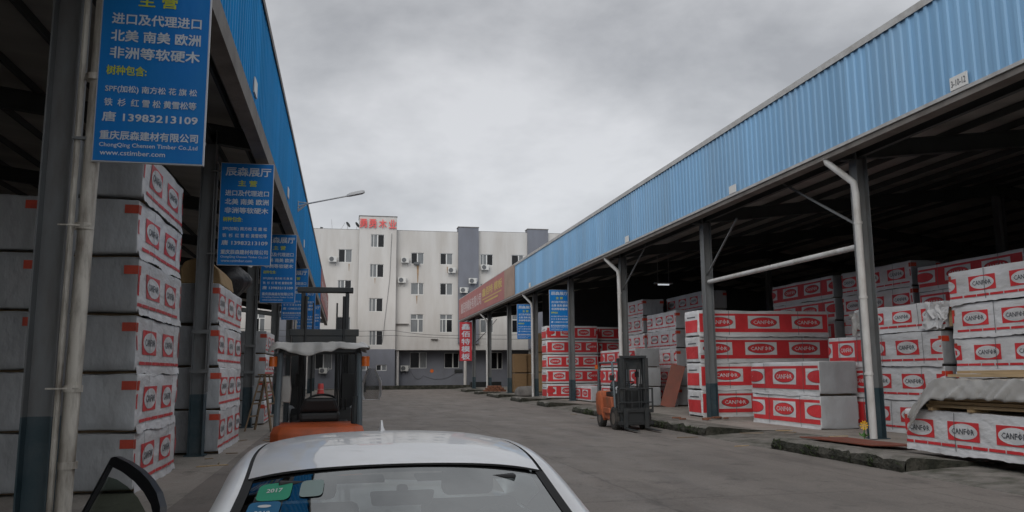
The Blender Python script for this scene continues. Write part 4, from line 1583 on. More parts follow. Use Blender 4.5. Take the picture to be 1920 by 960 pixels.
stack('W', 15.0, 16.15, 39.0, 42.8, zp(40), 6, 0.88, 'stack behind the middle right downpipe')
stack('W', 16.7, 17.85, 35.4, 40.0, zp(38), 6, 0.90, 'dim white stack under the lit lamp', detail=False)
stack('R', 12.95, 14.1, 34.75, 40.0, zp(36), 3, 0.88, 'red faced stack behind the right forklift', detail=False)
stack('R', 12.55, 13.7, 40.35, 44.3, zp(42), 1, 0.80, 'lying alone left of the right forklift', detail=False)
stack('R', 11.6, 14.75, 46.0, 47.15, zp(46) + 0.02, 5, 0.85, 'red stack under the right blue sign board', along='x', detail=False)
stack('R', 14.95, 18.3, 47.0, 48.15, zp(47) + 0.02, 5, 0.85, 'red stack behind third right post', along='x', detail=False)

# torn wrap hanging off the shaded package, bare wood at its end
def crumple(m, o, u, v, n, nu, nv, amp, seed, mi=0, ragged=0.0, freq=5):
    o, u, v, n = Vector(o), Vector(u), Vector(v), Vector(n)

    def fn(a, b):
        e = 1 + ragged * noise.noise(Vector((a * 6 + seed, seed, 0)))
        p = o + u * a + v * (b * e)
        d = noise.noise(Vector((a * freq + seed, b * freq * 0.8, seed * 1.7))) + 0.5 * noise.noise(Vector((a * freq * 2.3, b * freq * 2.1 + seed, 3)))
        return p + n * (d * amp) + u * (0.3 * amp * noise.noise(Vector((b * 7, a * 3, seed))))
    m.grid(fn, nu, nv, mi)
    return m


m = MB()
crumple(m, (-0.585, -1.95, 0.66), (0, 0.75, 0.03), (-0.05, 0.25, -0.62), (-1, 0, 0), 14, 10, 0.085, 3.3, ragged=0.3)
crumple(m, (-0.60, -1.62, 0.60), (0, 0.5, 0.12), (-0.06, -0.2, -0.40), (-1, 0, 0), 10, 8, 0.08, 7.1, mi=0, ragged=0.4)
m.build('torn_wrap', ['wrap_white'], p_torn, smooth=30, recalc=False)
m = MB()
m.box(-0.50, 0.50, -1.86, -1.755, 0.07, 0.5)
m.build('bare_end', 'wood_plank', p_torn)
m = MB()
crumple(m, (-0.60, 1.2, 0.70), (0, 0.65, -0.1), (-0.05, -0.1, -0.55), (-1, 0, 0), 10, 8, 0.07, 9.4, ragged=0.35)
m.build('torn_wrap', ['plastic_sheet'], p_torn, smooth=30, recalc=False)

# pile on the near right package: bare lumber, grey plastic over it, loose planks on top
rx, ry = 11.07, 11.05
zt = 0.24 + 0.74
pile = thing('lumber_pile', 'pile of bare pale boards under grey plastic on the right kerb package', 'lumber pile', (rx, ry, zt))
rr = random.Random(5)
for i in (-1.9, -0.4, 1.0, 1.95):
    m = MB()
    m.box(-0.60, 0.52, i - 0.045, i + 0.045, 0.006, 0.06)
    m.build('bolster', 'wood_plank', pile)
m = MB()
for c in range(7):
    for k in range(7):
        x = -0.56 + 0.155 * k + rr.uniform(-0.02, 0.02)
        j = rr.uniform(-0.35, 0.12)
        if c > 1 and k == 0:
            x += 0.05
        z = 0.064 + c * 0.062
        m.box(x, x + 0.135, -2.5 + j, 2.1 + j, z, z + 0.052)
m.build('boards', 'wood_plank', pile)
m = MB()


def drape(u, v):
    # u runs along the pile away from the camera, v from the ragged road side hem up and over the top
    y = -2.75 + 5.3 * u
    s_ = v * 1.75
    top = 0.525
    n1 = noise.noise(Vector((u * 15 + v * 5, v * 2.2, 2.0)))
    n1 = 1.4 * (abs(n1) - 0.25) + 0.3 * n1
    n2 = 0.5 * noise.noise(Vector((u * 30 - v * 14, v * 4, 5.0)))
    n3 = noise.noise(Vector((u * 7, 0.4, 3.0)))
    drop = 0.34 + 0.10 * n3
    if s_ < 0.36:
        t_ = s_ / 0.36
        x, z = -0.64 - 0.06 * (1 - t_) - abs(n1) * 0.09 * (1.15 - t_), top - drop * (1 - t_)
    else:
        x, z = -0.64 + (s_ - 0.36), top
    z += (n1 * 0.045 + n2 * 0.035) * (1.0 if s_ < 0.5 else 0.6) + 0.02
    x += n2 * 0.025
    if u > 0.84:
        k = (u - 0.84) / 0.16
        z -= 0.62 * k ** 1.25 + 0.05 * abs(n1) * k
        y -= 0.10 * k * k
        x += (0.10 * n1 + 0.05) * k
        if k > 0.75:
            y += 0.04
    return (x, y, z)


m.grid(drape, 150, 40)
m = m.build('plastic_sheet', 'plastic_sheet', loc=(rx, ry, zt + 0.03), smooth=40, recalc=False)
mod = m.modifiers.new('thick', 'SOLIDIFY')
mod.thickness = 0.004
tag(m, 'crumpled grey plastic sheet draped over the boards on the right kerb', 'plastic sheet')
rr = random.Random(11)
spec = [(-0.50, 0.12, -2.6, 1.42, 0, -1.2), (-0.36, 0.13, -2.5, 1.62, 0, 0.6), (-0.19, 0.12, -2.4, 1.30, 0, -0.5), (0.0, 0.13, -2.5, 1.70, 0, 1.0), (0.2, 0.12, -2.6, 1.5, 0, -0.8),
        (-0.47, 0.13, -2.7, 0.95, 1, 0.8), (-0.28, 0.12, -2.4, 1.55, 1, -1.6), (-0.05, 0.13, -2.5, 1.25, 1, 1.4)]
names = ['loose pale plank on the plastic sheet, nearest the road', 'loose pale plank, second from the road on the plastic sheet',
         'loose pale plank, third from the road on the plastic sheet', 'loose pale plank, fourth from the road on the plastic sheet',
         'loose pale plank on the plastic sheet, farthest from the road', 'upper loose plank lying on others, nearest the road',
         'upper loose plank lying on others, the middle one', 'upper loose plank lying on others, farthest from the road']
for (x, w, a, b, lay, an), lb in zip(spec, names):
    m = MB()
    n = 6
    # slightly bowed board
    bow = rr.uniform(-0.02, 0.03)
    ring = []
    for i in range(n + 1):
        y = a + (b - a) * i / n
        z = bow * math.sin(math.pi * i / n)
        ring.append([(-w / 2, y, z), (w / 2, y, z), (w / 2, y, z + 0.048), (-w / 2, y, z + 0.048)])
    m.loft(ring)
    o = m.build('plank', 'wood_plank', loc=(rx + x, ry, zt + 0.605 + lay * 0.058))
    o.rotation_euler = (R(rr.uniform(-0.3, 0.3)), R(rr.uniform(-3, 3)), R(an))
    tag(o, lb, 'plank', 'loose planks on the plastic sheet')

# kraft bundle and black bag on the second left stack
m = MB()
prof = [(-0.47, 0), (-0.48, 0.34), (-0.40, 0.50), (-0.20, 0.58), (0.02, 0.56), (0.22, 0.46), (0.36, 0.30), (0.42, 0.0)]
m.prism(prof, -1.05, 1.05, 'y')
o = m.build('kraft_bundle', 'kraft', loc=(-3.20, 20.05, 4 * 0.935 + 0.008), bevel=0.03)
tag(o, 'brown kraft wrapped bundle with rounded top on the second left stack', 'bundle')
m = MB()
rings = []
for i in range(8):
    t_ = i / 7
    z = t_ * 0.85
    rr_ = 0.42 * math.sin(math.pi * (0.12 + 0.8 * t_)) + 0.05
    rings.append([(rr_ * math.cos(a) * (1 + 0.4 * noise.noise(Vector((math.cos(a) * 1.7, math.sin(a) * 1.7, z * 2.6 + 1)))), rr_ * 1.2 * math.sin(a) * (1 + 0.4 * noise.noise(Vector((math.cos(a) * 1.7, math.sin(a) * 1.7, z * 2.6 + 5)))), z)
                  for a in [2 * math.pi * k / 16 for k in range(16)]])
m.loft(rings)
tag(m.build('black_bag', 'black_bag', loc=(-3.0, 22.1, 4 * 0.935 + 0.008), smooth=60), 'bulky black bag behind the brown bundle on the second left stack', 'bag')
m = MB()
crumple(m, (0, 0, 0), (0.55, 0.1, -0.30), (0.03, 0.1, 0.07), (0, 0, 1), 8, 2, 0.03, 4.2)
o = m.build('plastic_strip', 'frame_white', loc=(-2.92, 20.9, 4 * 0.935 + 0.95), smooth=40, recalc=False)
mod = o.modifiers.new('thick', 'SOLIDIFY')
mod.thickness = 0.01
tag(o, 'loose strip of white wrap hanging over the black bag', 'strip of wrap')

# leaning red brown board by the grey stack, red board on the kerb block
m = MB()
m.box(-0.33, 0.33, -0.009, 0.009, 0, 1.95)
o = m.build('leaning_board', 'board_red', loc=(14.15, 34.2, zp(34) + 0.01))
o.rotation_euler = (R(-12), R(14), R(-42))
tag(o, 'red brown plywood board leaning on the grey stack', 'board')
m = MB()
m.box(-0.62, 0.62, -1.15, 1.15, 0, 0.02)
o = m.build('flat_board', 'board_red', loc=(10.75, 15.6, 0.205), rot=(0, R(2.4), R(4)))
tag(o, 'red brown board lying flat on the kerb by the near right post', 'board')

# rubble at the second right post
rr = random.Random(21)
for k in range(9):
    m = MB()
    a, b, c = rr.uniform(0.1, 0.35), rr.uniform(0.07, 0.14), rr.uniform(0.04, 0.07)
    m.box(-a / 2, a / 2, -b / 2, b / 2, 0, c)
    o = m.build('brick_fragment', 'brick', loc=(11.3 + rr.uniform(-0.5, 1.2), 25.0 + rr.uniform(-0.5, 0.5), 0.15 + rr.uniform(0, 0.02)), rot=(0, 0, rr.uniform(0, 3)), bevel=0.01)
    tag(o, 'broken brick pieces scattered at the foot of the second right post', 'brick', 'broken bricks at the second right post')

# sunflower toy at the near right downpipe
t = thing('flower_pot', 'small yellow artificial flower with green leaves at the near right downpipe', 'flower', (11.72, 16.75, 0.16))
m = MB()
m.tube([(0, 0, 0), (0.01, 0, 0.28)], 0.012, 6)
for a in range(6):
    t_ = a * 1.05
    m.add([(0, 0, 0.03), (0.12 * math.cos(t_), 0.12 * math.sin(t_), 0.14), (0.1 * math.cos(t_ + 0.5), 0.1 * math.sin(t_ + 0.5), 0.08)], [(0, 1, 2)])
m.build('leaves', 'plant_green', t, recalc=False)
m = MB()
for a in range(10):
    t_ = a * 0.628
    c, s_ = math.cos(t_), math.sin(t_)
    m.add([(0, -0.01, 0.30), (0.09 * c - 0.02 * s_, -0.02, 0.30 + 0.09 * s_ + 0.02 * c), (0.12 * c, -0.01, 0.30 + 0.12 * s_), (0.09 * c + 0.02 * s_, -0.02, 0.30 + 0.09 * s_ - 0.02 * c)], [(0, 1, 2, 3)])
m.build('petals', 'plant_yellow', t, recalc=False)


# plywood stacks at the far end of the right shed
def ply(x, y, z, w, d, h, mn, label):
    t = thing('plywood_stack', label, 'plywood stack', (x, y, z), 0, 'bare plywood stacks at the far right')
    m = MB()
    n = max(5, int(h / 0.11))
    rr = random.Random(int(x * 50 + z * 10))
    for k in range(n):
        j = rr.uniform(-0.012, 0.012)
        m.box(-w / 2 + j, w / 2 + j, -d / 2 + j, d / 2 + j, 0.08 + (h - 0.08) * k / n, 0.08 + (h - 0.08) * (k + 1) / n - 0.006)
    m.build('sheets', mn, t)
    m = MB()
    for k in (-1, 0, 1):
        m.box(-w / 2, w / 2, k * d * 0.38 - 0.05, k * d * 0.38 + 0.05, 0, 0.08)
    m.build('bearer', 'wood_bolster', t)
    return t


z6 = zp(60)
ply(12.95, 60.4, z6, 0.95, 2.0, 1.45, 'plywood', 'brown plywood stack, lower left of four at the far right')
ply(12.95, 60.4, z6 + 1.46, 0.95, 2.0, 1.45, 'plywood', 'brown plywood stack, upper left of four at the far right')
ply(13.95, 60.6, z6, 0.95, 2.0, 1.45, 'plywood', 'brown plywood stack, lower right of four at the far right')
ply(13.95, 60.6, z6 + 1.46, 0.95, 2.0, 1.45, 'plywood', 'brown plywood stack, upper right of four at the far right')
for k, lb in enumerate(('bottom', 'middle', 'top')):
    ply(13.55, 55.2, zp(55) + 0.15 + k * 1.36, 0.9, 1.6, 1.35, 'plywood_pale', f'pale plywood stack, {lb} of three behind a right downpipe')
m = MB()
rr = random.Random(9)
for k in range(3):
    for q in range(5 - k):
        m.box(-0.9 + q * 0.36 + k * 0.18, -0.58 + q * 0.36 + k * 0.18, rr.uniform(-0.5, -0.4), rr.uniform(0.4, 0.5), k * 0.16, k * 0.16 + 0.15)
tag(m.build('brick_pile', 'brick', loc=(11.9, 64.5, zp(64)), bevel=0.01), 'low pile of red brown bricks at the far right posts', 'brick pile')
m = MB()
m.loft([[(-0.7, -0.5, 0), (0.7, -0.5, 0), (0.7, 0.5, 0), (-0.7, 0.5, 0)], [(-0.68, -0.45, 0.4), (0.7, -0.5, 0.45), (0.66, 0.48, 0.42), (-0.66, 0.44, 0.4)],
        [(-0.5, -0.3, 0.62), (0.55, -0.35, 0.68), (0.5, 0.3, 0.64), (-0.5, 0.3, 0.6)]])
tag(m.build('cement_bags', 'stone_grey', loc=(11.75, 52.3, zp(52)), bevel=0.08), 'grey brown heap of cement bags left of a far downpipe', 'bags')
m = MB()
m.box(-1.6, 1.6, -0.3, 0.3, 0, 0.55)
tag(m.build('dark_bench', 'fork_black', loc=(14.2, 82.0, zp(80)), bevel=0.02), 'dark low trough at the end of the right shed', 'trough')


# ================================================================== FORKLIFTS
def wheel(parent, x, y, r, w):
    m = MB()
    prof = [(-w / 2, r * 0.55), (-w / 2, r * 0.9), (-w * 0.38, r), (w * 0.38, r), (w / 2, r * 0.9), (w / 2, r * 0.55)]
    n = 22
    rings = [[(x + a, y + rr_ * math.cos(6.2832 * k / n), r + rr_ * math.sin(6.2832 * k / n)) for k in range(n)] for a, rr_ in prof]
    m.loft(rings, cap=False)
    for k in range(n):
        t = 6.2832 * (k + 0.5) / n
        c, s = math.cos(t), math.sin(t)
        for sd in (-1, 1):
            m.beam((x + sd * w * 0.1, y + c * r * 0.985, r + s * r * 0.985), (x + sd * w * 0.44, y + c * r * 0.97 + s * 0.03, r + s * r * 0.97 - c * 0.03), 0.035, 0.03, up=(0, c, s))
    o = m.build('wheel', 'tyre', parent, smooth=35)
    m = MB()
    for sd in (-1, 1):
        m.loft([[(x + sd * w * 0.46, y + q * math.cos(6.2832 * k / n), r + q * math.sin(6.2832 * k / n)) for k in range(n)] for q in (r * 0.58,)] +
               [[(x + sd * w * 0.30, y + q * math.cos(6.2832 * k / n), r + q * math.sin(6.2832 * k / n)) for k in range(n)] for q in (r * 0.42, r * 0.2)] +
               [[(x + sd * w * 0.42, y + q * math.cos(6.2832 * k / n), r + q * math.sin(6.2832 * k / n)) for k in range(n)] for q in (r * 0.14,)])
    m.build('rim', 'rim', o, smooth=35)
    return o


def forklift(loc, rz, label, orange, mast_top, inner_top, cover):
    t = thing('forklift', label, 'forklift', loc, rz, 'forklifts parked in the yard')
    # counterweight: stepped cast block with rounded rear
    m = MB()
    rings = []
    for z, yb, w in ((0.22, -1.18, 0.46), (0.45, -1.30, 0.53), (0.80, -1.33, 0.55), (1.02, -1.30, 0.55), (1.10, -1.22, 0.52), (1.125, -1.10, 0.49)):
        rings.append([(-w, -0.62, z), (-w, yb + 0.20, z), (-w + 0.10, yb + 0.05, z), (-w * 0.5, yb, z), (w * 0.5, yb, z), (w - 0.10, yb + 0.05, z), (w, yb + 0.20, z), (w, -0.62, z)])
    m.loft(rings)
    m.build('counterweight', orange, t, smooth=50, bevel=0.012)
    m = MB()
    m.prism([(-0.60, 0.30), (-0.60, 0.95), (0.10, 0.95), (0.30, 0.52), (0.72, 0.50), (0.72, 0.30), (0.2, 0.24)], -0.47, 0.47, 'x')
    m.prism([(-0.45, 0.62), (0.10, 0.62), (0.2, 0.45), (-0.45, 0.45)], -0.53, 0.53, 'x')
    m.build('chassis', orange, t, bevel=0.02)
    m = MB()
    m.prism([(-0.70, 0.952), (-0.70, 1.10), (-0.12, 1.12), (-0.04, 0.952)], -0.36, 0.36, 'x')
    m.build('hood', 'fork_black', t, bevel=0.03)
    m = MB()
    m.prism([(0.42, 0.52), (0.62, 0.52), (0.66, 1.18), (0.50, 1.26), (0.44, 1.16)], -0.42, 0.42, 'x')
    m.build('dash_panel', 'fork_black', t, bevel=0.03)
    m = MB()
    m.box(-0.25, 0.25, -0.62, -0.14, 1.122, 1.24)
    m.loft([[(-0.25, -0.62, 1.24), (0.25, -0.62, 1.24), (0.25, -0.50, 1.24), (-0.25, -0.50, 1.24)], [(-0.19, -0.68, 1.42), (0.19, -0.68, 1.42), (0.19, -0.60, 1.42), (-0.19, -0.60, 1.42)]])
    m.build('seat', 'fork_black', t, bevel=0.04)
    m = MB()
    rg_ = [(0.19 * math.cos(6.2832 * k / 18), 0.36 + 0.17 * math.sin(6.2832 * k / 18), 1.36 + 0.07 * math.sin(6.2832 * k / 18)) for k in range(19)]
    m.tube(rg_, 0.016, 7, cap=False)
    m.tube([(0, 0.36, 1.36), (0, 0.52, 1.18)], 0.025, 7)
    m.tube([(-0.18, 0.36, 1.36), (0.18, 0.36, 1.36)], 0.012, 6)
    m.build('steering_wheel', 'fork_black', t, smooth=50)
    m = MB()
    for i, x in enumerate((0.10, 0.16, 0.22)):
        m.tube([(x + 0.1, 0.52, 1.15), (x + 0.1, 0.40, 1.38)], 0.011, 6)
    m.build('lever', 'fork_black', t)
    # overhead guard
    m = MB()
    gz = 2.0
    for sx_ in (-1, 1):
        m.tube([(sx_ * 0.49, -1.02, 1.0), (sx_ * 0.47, -0.98, gz - 0.05), (sx_ * 0.46, -0.90, gz), (sx_ * 0.46, 0.28, gz), (sx_ * 0.47, 0.36, gz - 0.06), (sx_ * 0.50, 0.64, 0.55)], 0.037, 8)
    for y in (-0.92, -0.72, -0.52, -0.32, -0.12, 0.08, 0.26):
        m.box(-0.46, 0.46, y - 0.02, y + 0.02, gz - 0.015, gz + 0.03)
    m.build('overhead_guard', 'guard_grey', t, smooth=40)
    for sx_ in (-1, 1):
        m = MB()
        m.tube([(sx_ * 0.55, -0.98, gz - 0.19), (sx_ * 0.55, -0.98, gz - 0.07)], 0.05, 10)
        m.tube([(sx_ * 0.46, -0.98, gz - 0.13), (sx_ * 0.55, -0.98, gz - 0.13)], 0.02, 6)
        m.build('turn_lamp', 'amber', t, smooth=50)
        m = MB()
        m.box(sx_ * 0.53 - 0.07, sx_ * 0.53 + 0.07, 0.46, 0.50, 1.46, 1.62)
        m.tube([(sx_ * 0.48, 0.45, 1.54), (sx_ * 0.53, 0.47, 1.54)], 0.015, 6)
        m.build('mirror', 'fork_black', t, bevel=0.01)
        m = MB()
        m.tube([(sx_ * 0.44, 0.68, 1.22), (sx_ * 0.44, 0.74, 1.22)], 0.065, 12)
        m.box(sx_ * 0.44 - 0.02, sx_ * 0.44 + 0.02, 0.60, 0.68, 1.08, 1.24)
        m.build('headlight', ['lamp_clear'], t, smooth=40)
    # mast
    for sx_ in (-1, 1):
        m = MB()
        m.box(sx_ * 0.40 - 0.055, sx_ * 0.40 + 0.055, 0.80, 0.98, 0.10, mast_top)
        m.build('outer_rail', 'fork_steel', t, bevel=0.012)
        m = MB()
        m.box(sx_ * 0.315 - 0.028, sx_ * 0.315 + 0.028, 0.84, 0.97, 0.14 + inner_top - mast_top, inner_top)
        m.build('inner_rail', 'fork_steel', t, bevel=0.01)
        m = MB()
        m.tube([(sx_ * 0.27, 0.80, 0.2), (sx_ * 0.27, 0.80, 1.35)], 0.04, 10)
        m.tube([(sx_ * 0.27, 0.80, 1.35), (sx_ * 0.27, 0.80, inner_top - 0.06)], 0.022, 10)
        m.build('lift_cylinder', 'fork_black', t, smooth=40)
        m = MB()
        m.box(sx_ * 0.17 - 0.012, sx_ * 0.17 + 0.012, 0.90, 0.915, 0.6, inner_top - 0.15)
        m.build('chain', 'fork_black', t)
        m = MB()
        m.tube([(sx_ * 0.44, 0.35, 0.55), (sx_ * 0.42, 0.80, 0.75)], 0.045, 10)
        m.build('tilt_cylinder', 'fork_steel', t, smooth=40)
    for x_ in (0.20, 0.235, 0.355):
        m = MB()
        m.tube([(x_, 0.76, 0.5), (x_ + 0.01, 0.75, 1.2), (x_ - 0.01, 0.76, 1.8), (x_, 0.79, mast_top - 0.2)], 0.016, 7)
        m.build('hose', 'fork_black', t, smooth=50)
    m = MB()
    m.box(0.26, 0.45, 0.735, 0.775, 0.5, 1.72)
    m.build('hose_guard', 'fork_black', t, bevel=0.01)
    m = MB()
    m.tube([(-0.30, 0.40, 0.60), (-0.30, 0.40, 1.96)], 0.03, 8)
    m.tube([(-0.30, 0.40, 1.55), (-0.30, 0.40, 1.72)], 0.07, 8)
    m.build('intake_pipe', 'fork_black', t, smooth=40)
    m = MB()
    m.tube([(0.42, -1.05, 1.12), (0.43, -1.04, 1.45)], 0.035, 8)
    m.build('exhaust_stub', 'fork_steel', t, smooth=40)
    for sx_ in (-1, 1):
        m = MB()
        m.box(sx_ * 0.40 - 0.045, sx_ * 0.40 + 0.045, -1.36, -1.30, 0.62, 0.70)
        m.build('tail_light', 'tail_red', t, bevel=0.01)
    m = MB()
    m.box(-0.49, 0.49, 0.785, 0.83, mast_top - 0.10, mast_top + 0.0)
    m.box(-0.455, 0.455, 0.79, 0.83, mast_top - 0.34, mast_top - 0.101)
    m.build('mast_crossbar', 'fork_steel', t, bevel=0.008)
    m = MB()
    m.box(-0.40, 0.40, 0.785, 0.83, 0.25, 0.42)
    m.build('mast_crossbar', 'fork_steel', t, bevel=0.008)
    m = MB()
    m.box(-0.40, 0.40, 0.82, 0.99, inner_top + 0.001, inner_top + 0.075)
    m.build('mast_head', 'fork_steel', t, bevel=0.008)
    if inner_top > mast_top + 0.3:
        m = MB()
        m.box(-0.335, 0.335, 0.84, 0.90, inner_top - 0.75, inner_top - 0.62)
        m.build('inner_crossbar', 'fork_steel', t, bevel=0.008)
    m = MB()
    m.box(-0.56, 0.56, 1.0, 1.05, 0.16, 0.27)
    m.box(-0.56, 0.56, 1.0, 1.05, 0.52, 0.62)
    m.box(-0.30, 0.30, 0.985, 1.0, 0.14, 0.66)
    m.build('carriage', 'fork_black', t, bevel=0.008)
    m = MB()
    m.box(-0.56, -0.515, 1.0, 1.045, 0.62, 1.24)
    m.box(0.515, 0.56, 1.0, 1.045, 0.62, 1.24)
    m.box(-0.56, 0.56, 1.0, 1.045, 1.20, 1.245)
    m.box(-0.56, 0.56, 1.0, 1.04, 0.80, 0.835)
    for x in (-0.33, -0.11, 0.11, 0.33):
        m.box(x - 0.013, x + 0.013, 1.005, 1.035, 0.62, 1.2)
    m.build('load_backrest', 'fork_steel', t, bevel=0.006)
    for sx_ in (-1, 1):
        m = MB()
        x = sx_ * 0.33
        m.prism([(1.052, 0.64), (1.092, 0.64), (1.092, 0.085), (2.05, 0.06), (2.10, 0.045), (1.052, 0.04)], x - 0.065, x + 0.065, 'x')
        m.build('fork', 'fork_steel', t, bevel=0.006)
    wheel(t, -0.44, 0.55, 0.335, 0.22)
    wheel(t, 0.44, 0.55, 0.335, 0.22)
    wheel(t, -0.42, -0.90, 0.265, 0.18)
    wheel(t, 0.42, -0.90, 0.265, 0.18)
    # number plate strip on the hood
    m = MB()
    m.box(-0.10, 0.02, -0.715, -0.702, 1.03, 1.07)
    m.build('maker_plate', 'frame_white', t)
    return t


fl = forklift((-0.30, 11.15, 0), 0.0, 'orange forklift with raised mast and tarp covered roof behind the white car', 'fork_orange', 2.36, 2.90, True)
# grey tarp over its roof
m = MB()


def tarp(u, v):
    x, y = (u - 0.5) * 1.20, (v - 0.5) * 1.66 - 0.32
    ex = max(0, abs(u - 0.5) - 0.41) / 0.09
    ey = max(0, abs(v - 0.5) - 0.43) / 0.07
    crush = noise.noise(Vector((u * 4.2 + 3, v * 4, 2))) * 0.05 + abs(noise.noise(Vector((u * 6 + v * 5, v * 7, 7)))) * 0.04
    hang = 0.10 + 0.10 * noise.noise(Vector((u * 2.3, v * 2.1, 1.5))) + 0.05 * noise.noise(Vector((u * 9, v * 8, 3)))
    z = 2.085 + 0.03 * (0.5 - abs(u - 0.5)) + crush * (0.35 if ex == 0 and ey == 0 else 1) - hang * max(ex * 0.7, ey)
    if ey > 0:
        y += math.copysign(0.03, v - 0.5) + noise.noise(Vector((u * 7, v * 2, 4))) * 0.05
    if ex == 0 and ey == 0:
        z = max(z, 2.05)
    x += 0.03 * noise.noise(Vector((u * 3, v * 6, 9)))
    return (x, y, z)


m.grid(tarp, 46, 46)
o = m.build('tarp', 'plastic_sheet', loc=(-0.30, 11.15, 0.0), smooth=50, recalc=False)
mod = o.modifiers.new('thick', 'SOLIDIFY')
mod.thickness = 0.006
tag(o, 'crumpled grey tarp covering the roof of the left forklift', 'tarp')
# bags hanging on its posts
m = MB()
rings = []
for i in range(8):
    t_ = i / 7
    r_ = 0.02 + 0.11 * math.sin(math.pi * min(1, 0.08 + t_ * 0.62))
    rings.append([(r_ * math.cos(a) * (1 + 0.2 * noise.noise(Vector((a, t_ * 4, 2)))), r_ * 0.8 * math.sin(a), -0.38 * t_) for a in [6.2832 * k / 12 for k in range(12)]])
m.loft(rings)
tag(m.build('carrier_bag', 'clear_bag', loc=(0.33, 10.2, 1.78), smooth=60), 'clear plastic bag hanging on the right rear post of the left forklift', 'bag')
m = MB()
m.loft([[(-0.045, -0.03, 0), (0.045, -0.03, 0), (0.045, 0.03, 0), (-0.045, 0.03, 0)], [(-0.06, -0.04, -0.16), (0.06, -0.04, -0.16), (0.06, 0.04, -0.16), (-0.06, 0.04, -0.16)],
        [(-0.055, -0.04, -0.32), (0.05, -0.04, -0.33), (0.05, 0.04, -0.33), (-0.055, 0.04, -0.32)]])
tag(m.build('cloth_pouch', 'plastic_sheet', loc=(-0.70, 10.35, 1.70), bevel=0.012), 'grey cloth pouch hanging on the left rear post of the left forklift', 'pouch')

forklift((8.47, 23.9, 0), math.pi, 'orange forklift with lowered mast parked at the right kerb', 'fork_orange_dusty', 2.12, 2.12, False)

# ================================================================== WHITE CAR
CX, CY = 0.215, 3.30
car = thing('car', 'white sedan seen over its roof and windscreen in the foreground', 'car', (CX, CY, 0))


def cp(x, y, z):
    return (x, y - CY, z)


# lower body
m = MB()
secs = [(0.98, 0.55, 0.60, 0.58, 0.30), (1.02, 0.70, 0.68, 0.64, 0.24), (1.12, 0.80, 0.76, 0.70, 0.21), (1.5, 0.87, 0.875, 0.82, 0.2), (2.0, 0.89, 0.955, 0.90, 0.2), (2.3, 0.895, 0.945, 0.93, 0.2),
        (3.3, 0.90, 0.93, 0.93, 0.2), (4.5, 0.90, 0.94, 0.94, 0.2), (5.2, 0.885, 1.02, 0.955, 0.22), (5.5, 0.83, 1.03, 0.94, 0.25), (5.62, 0.76, 0.94, 0.86, 0.30), (5.66, 0.70, 0.7, 0.68, 0.34)]
rings = []
for y, hw, zc, ze_, zb in secs:
    half = [(hw * 0.86, zb), (hw * 0.985, zb + (ze_ - zb) * 0.3), (hw, zb + (ze_ - zb) * 0.55), (hw * 0.985, zb + (ze_ - zb) * 0.8), (hw * 0.925, ze_), (hw * 0.62, ze_ + (zc - ze_) * 0.7), (0, zc)]
    ring = [cp(x, y, z) for x, z in half] + [cp(-x, y, z) for x, z in half[-2::-1]]
    rings.append(ring)
m.loft(rings)
body = m.build('body', 'car_white', car, smooth=40)

# roof
def lerp_tab(tab, y):
    for i in range(len(tab) - 1):
        if y <= tab[i + 1][0]:
            a, b = tab[i], tab[i + 1]
            t = (y - a[0]) / (b[0] - a[0])
            t = max(0, t)
            return [p + (q - p) * t for p, q in zip(a[1:], b[1:])]
    return list(tab[-1][1:])


def smooth_tab(tab, y):
    h = 0.12
    s = [lerp_tab(tab, min(max(y + d * h, tab[0][0]), tab[-1][0])) for d in (-2, -1, 0, 1, 2)]
    w = (1, 2, 3, 2, 1)
    return [sum(a[i] * k for a, k in zip(s, w)) / 9 for i in range(len(s[0]))]


ROOF = [(3.14, 1.375), (3.35, 1.400), (3.6, 1.420), (4.0, 1.430), (4.4, 1.420), (4.7, 1.398), (4.95, 1.365)]
RAIL = [(1.95, 0.745, 0.87, 0.82, 0.85), (2.3, 0.672, 0.975, 0.76, 0.945), (2.65, 0.612, 1.122, 0.697, 1.092), (3.1, 0.545, 1.312, 0.622, 1.282), (3.35, 0.555, 1.358, 0.628, 1.32), (3.7, 0.572, 1.378, 0.642, 1.335),
        (4.2, 0.572, 1.380, 0.642, 1.335), (4.7, 0.548, 1.352, 0.625, 1.300), (5.0, 0.55, 1.27, 0.66, 1.215), (5.35, 0.60, 1.09, 0.75, 1.0)]
RAIL = [(y, a_ * 1.04, b_, c_ * 1.045, d_) for y, a_, b_, c_, d_ in RAIL]


def roof_pt(u, v, dz=0.0, inset=0.016):
    y0_ = 3.14 + 0.075 * u * u
    y1_ = 4.93 - 0.06 * u * u
    y = y0_ + (y1_ - y0_) * v
    hw = smooth_tab(RAIL, y)[0] - inset
    zi = smooth_tab(RAIL, y)[1]
    zc = smooth_tab(ROOF, y)[0]
    a = abs(u)
    z = zc + (zi + 0.004 - zc) * (0.55 * a ** 2 + 0.45 * a ** 5)
    return cp(u * hw, y, z + dz)


m = MB()
m.grid(lambda a, b: roof_pt(a * 2 - 1, b), 40, 40)
o = m.build('roof', 'car_white', car, smooth=60, recalc=False)
# rolled edge towards the drip channels
m = MB()
for sd in (-1, 1):
    m.grid(lambda a, b: roof_pt(sd, b, -0.02 * a, 0.016 - 0.002 * a), 1, 40, 0)
    m.grid(lambda a, b: roof_pt(sd, b, -0.012, 0.016 - 0.018 * a), 1, 40, 1)
m.grid(lambda a, b: roof_pt(a * 2 - 1, 0.0, -0.008 * b), 40, 1, 1)
m.build('drip_channel', ['car_white', 'car_rubber'], o, recalc=False)
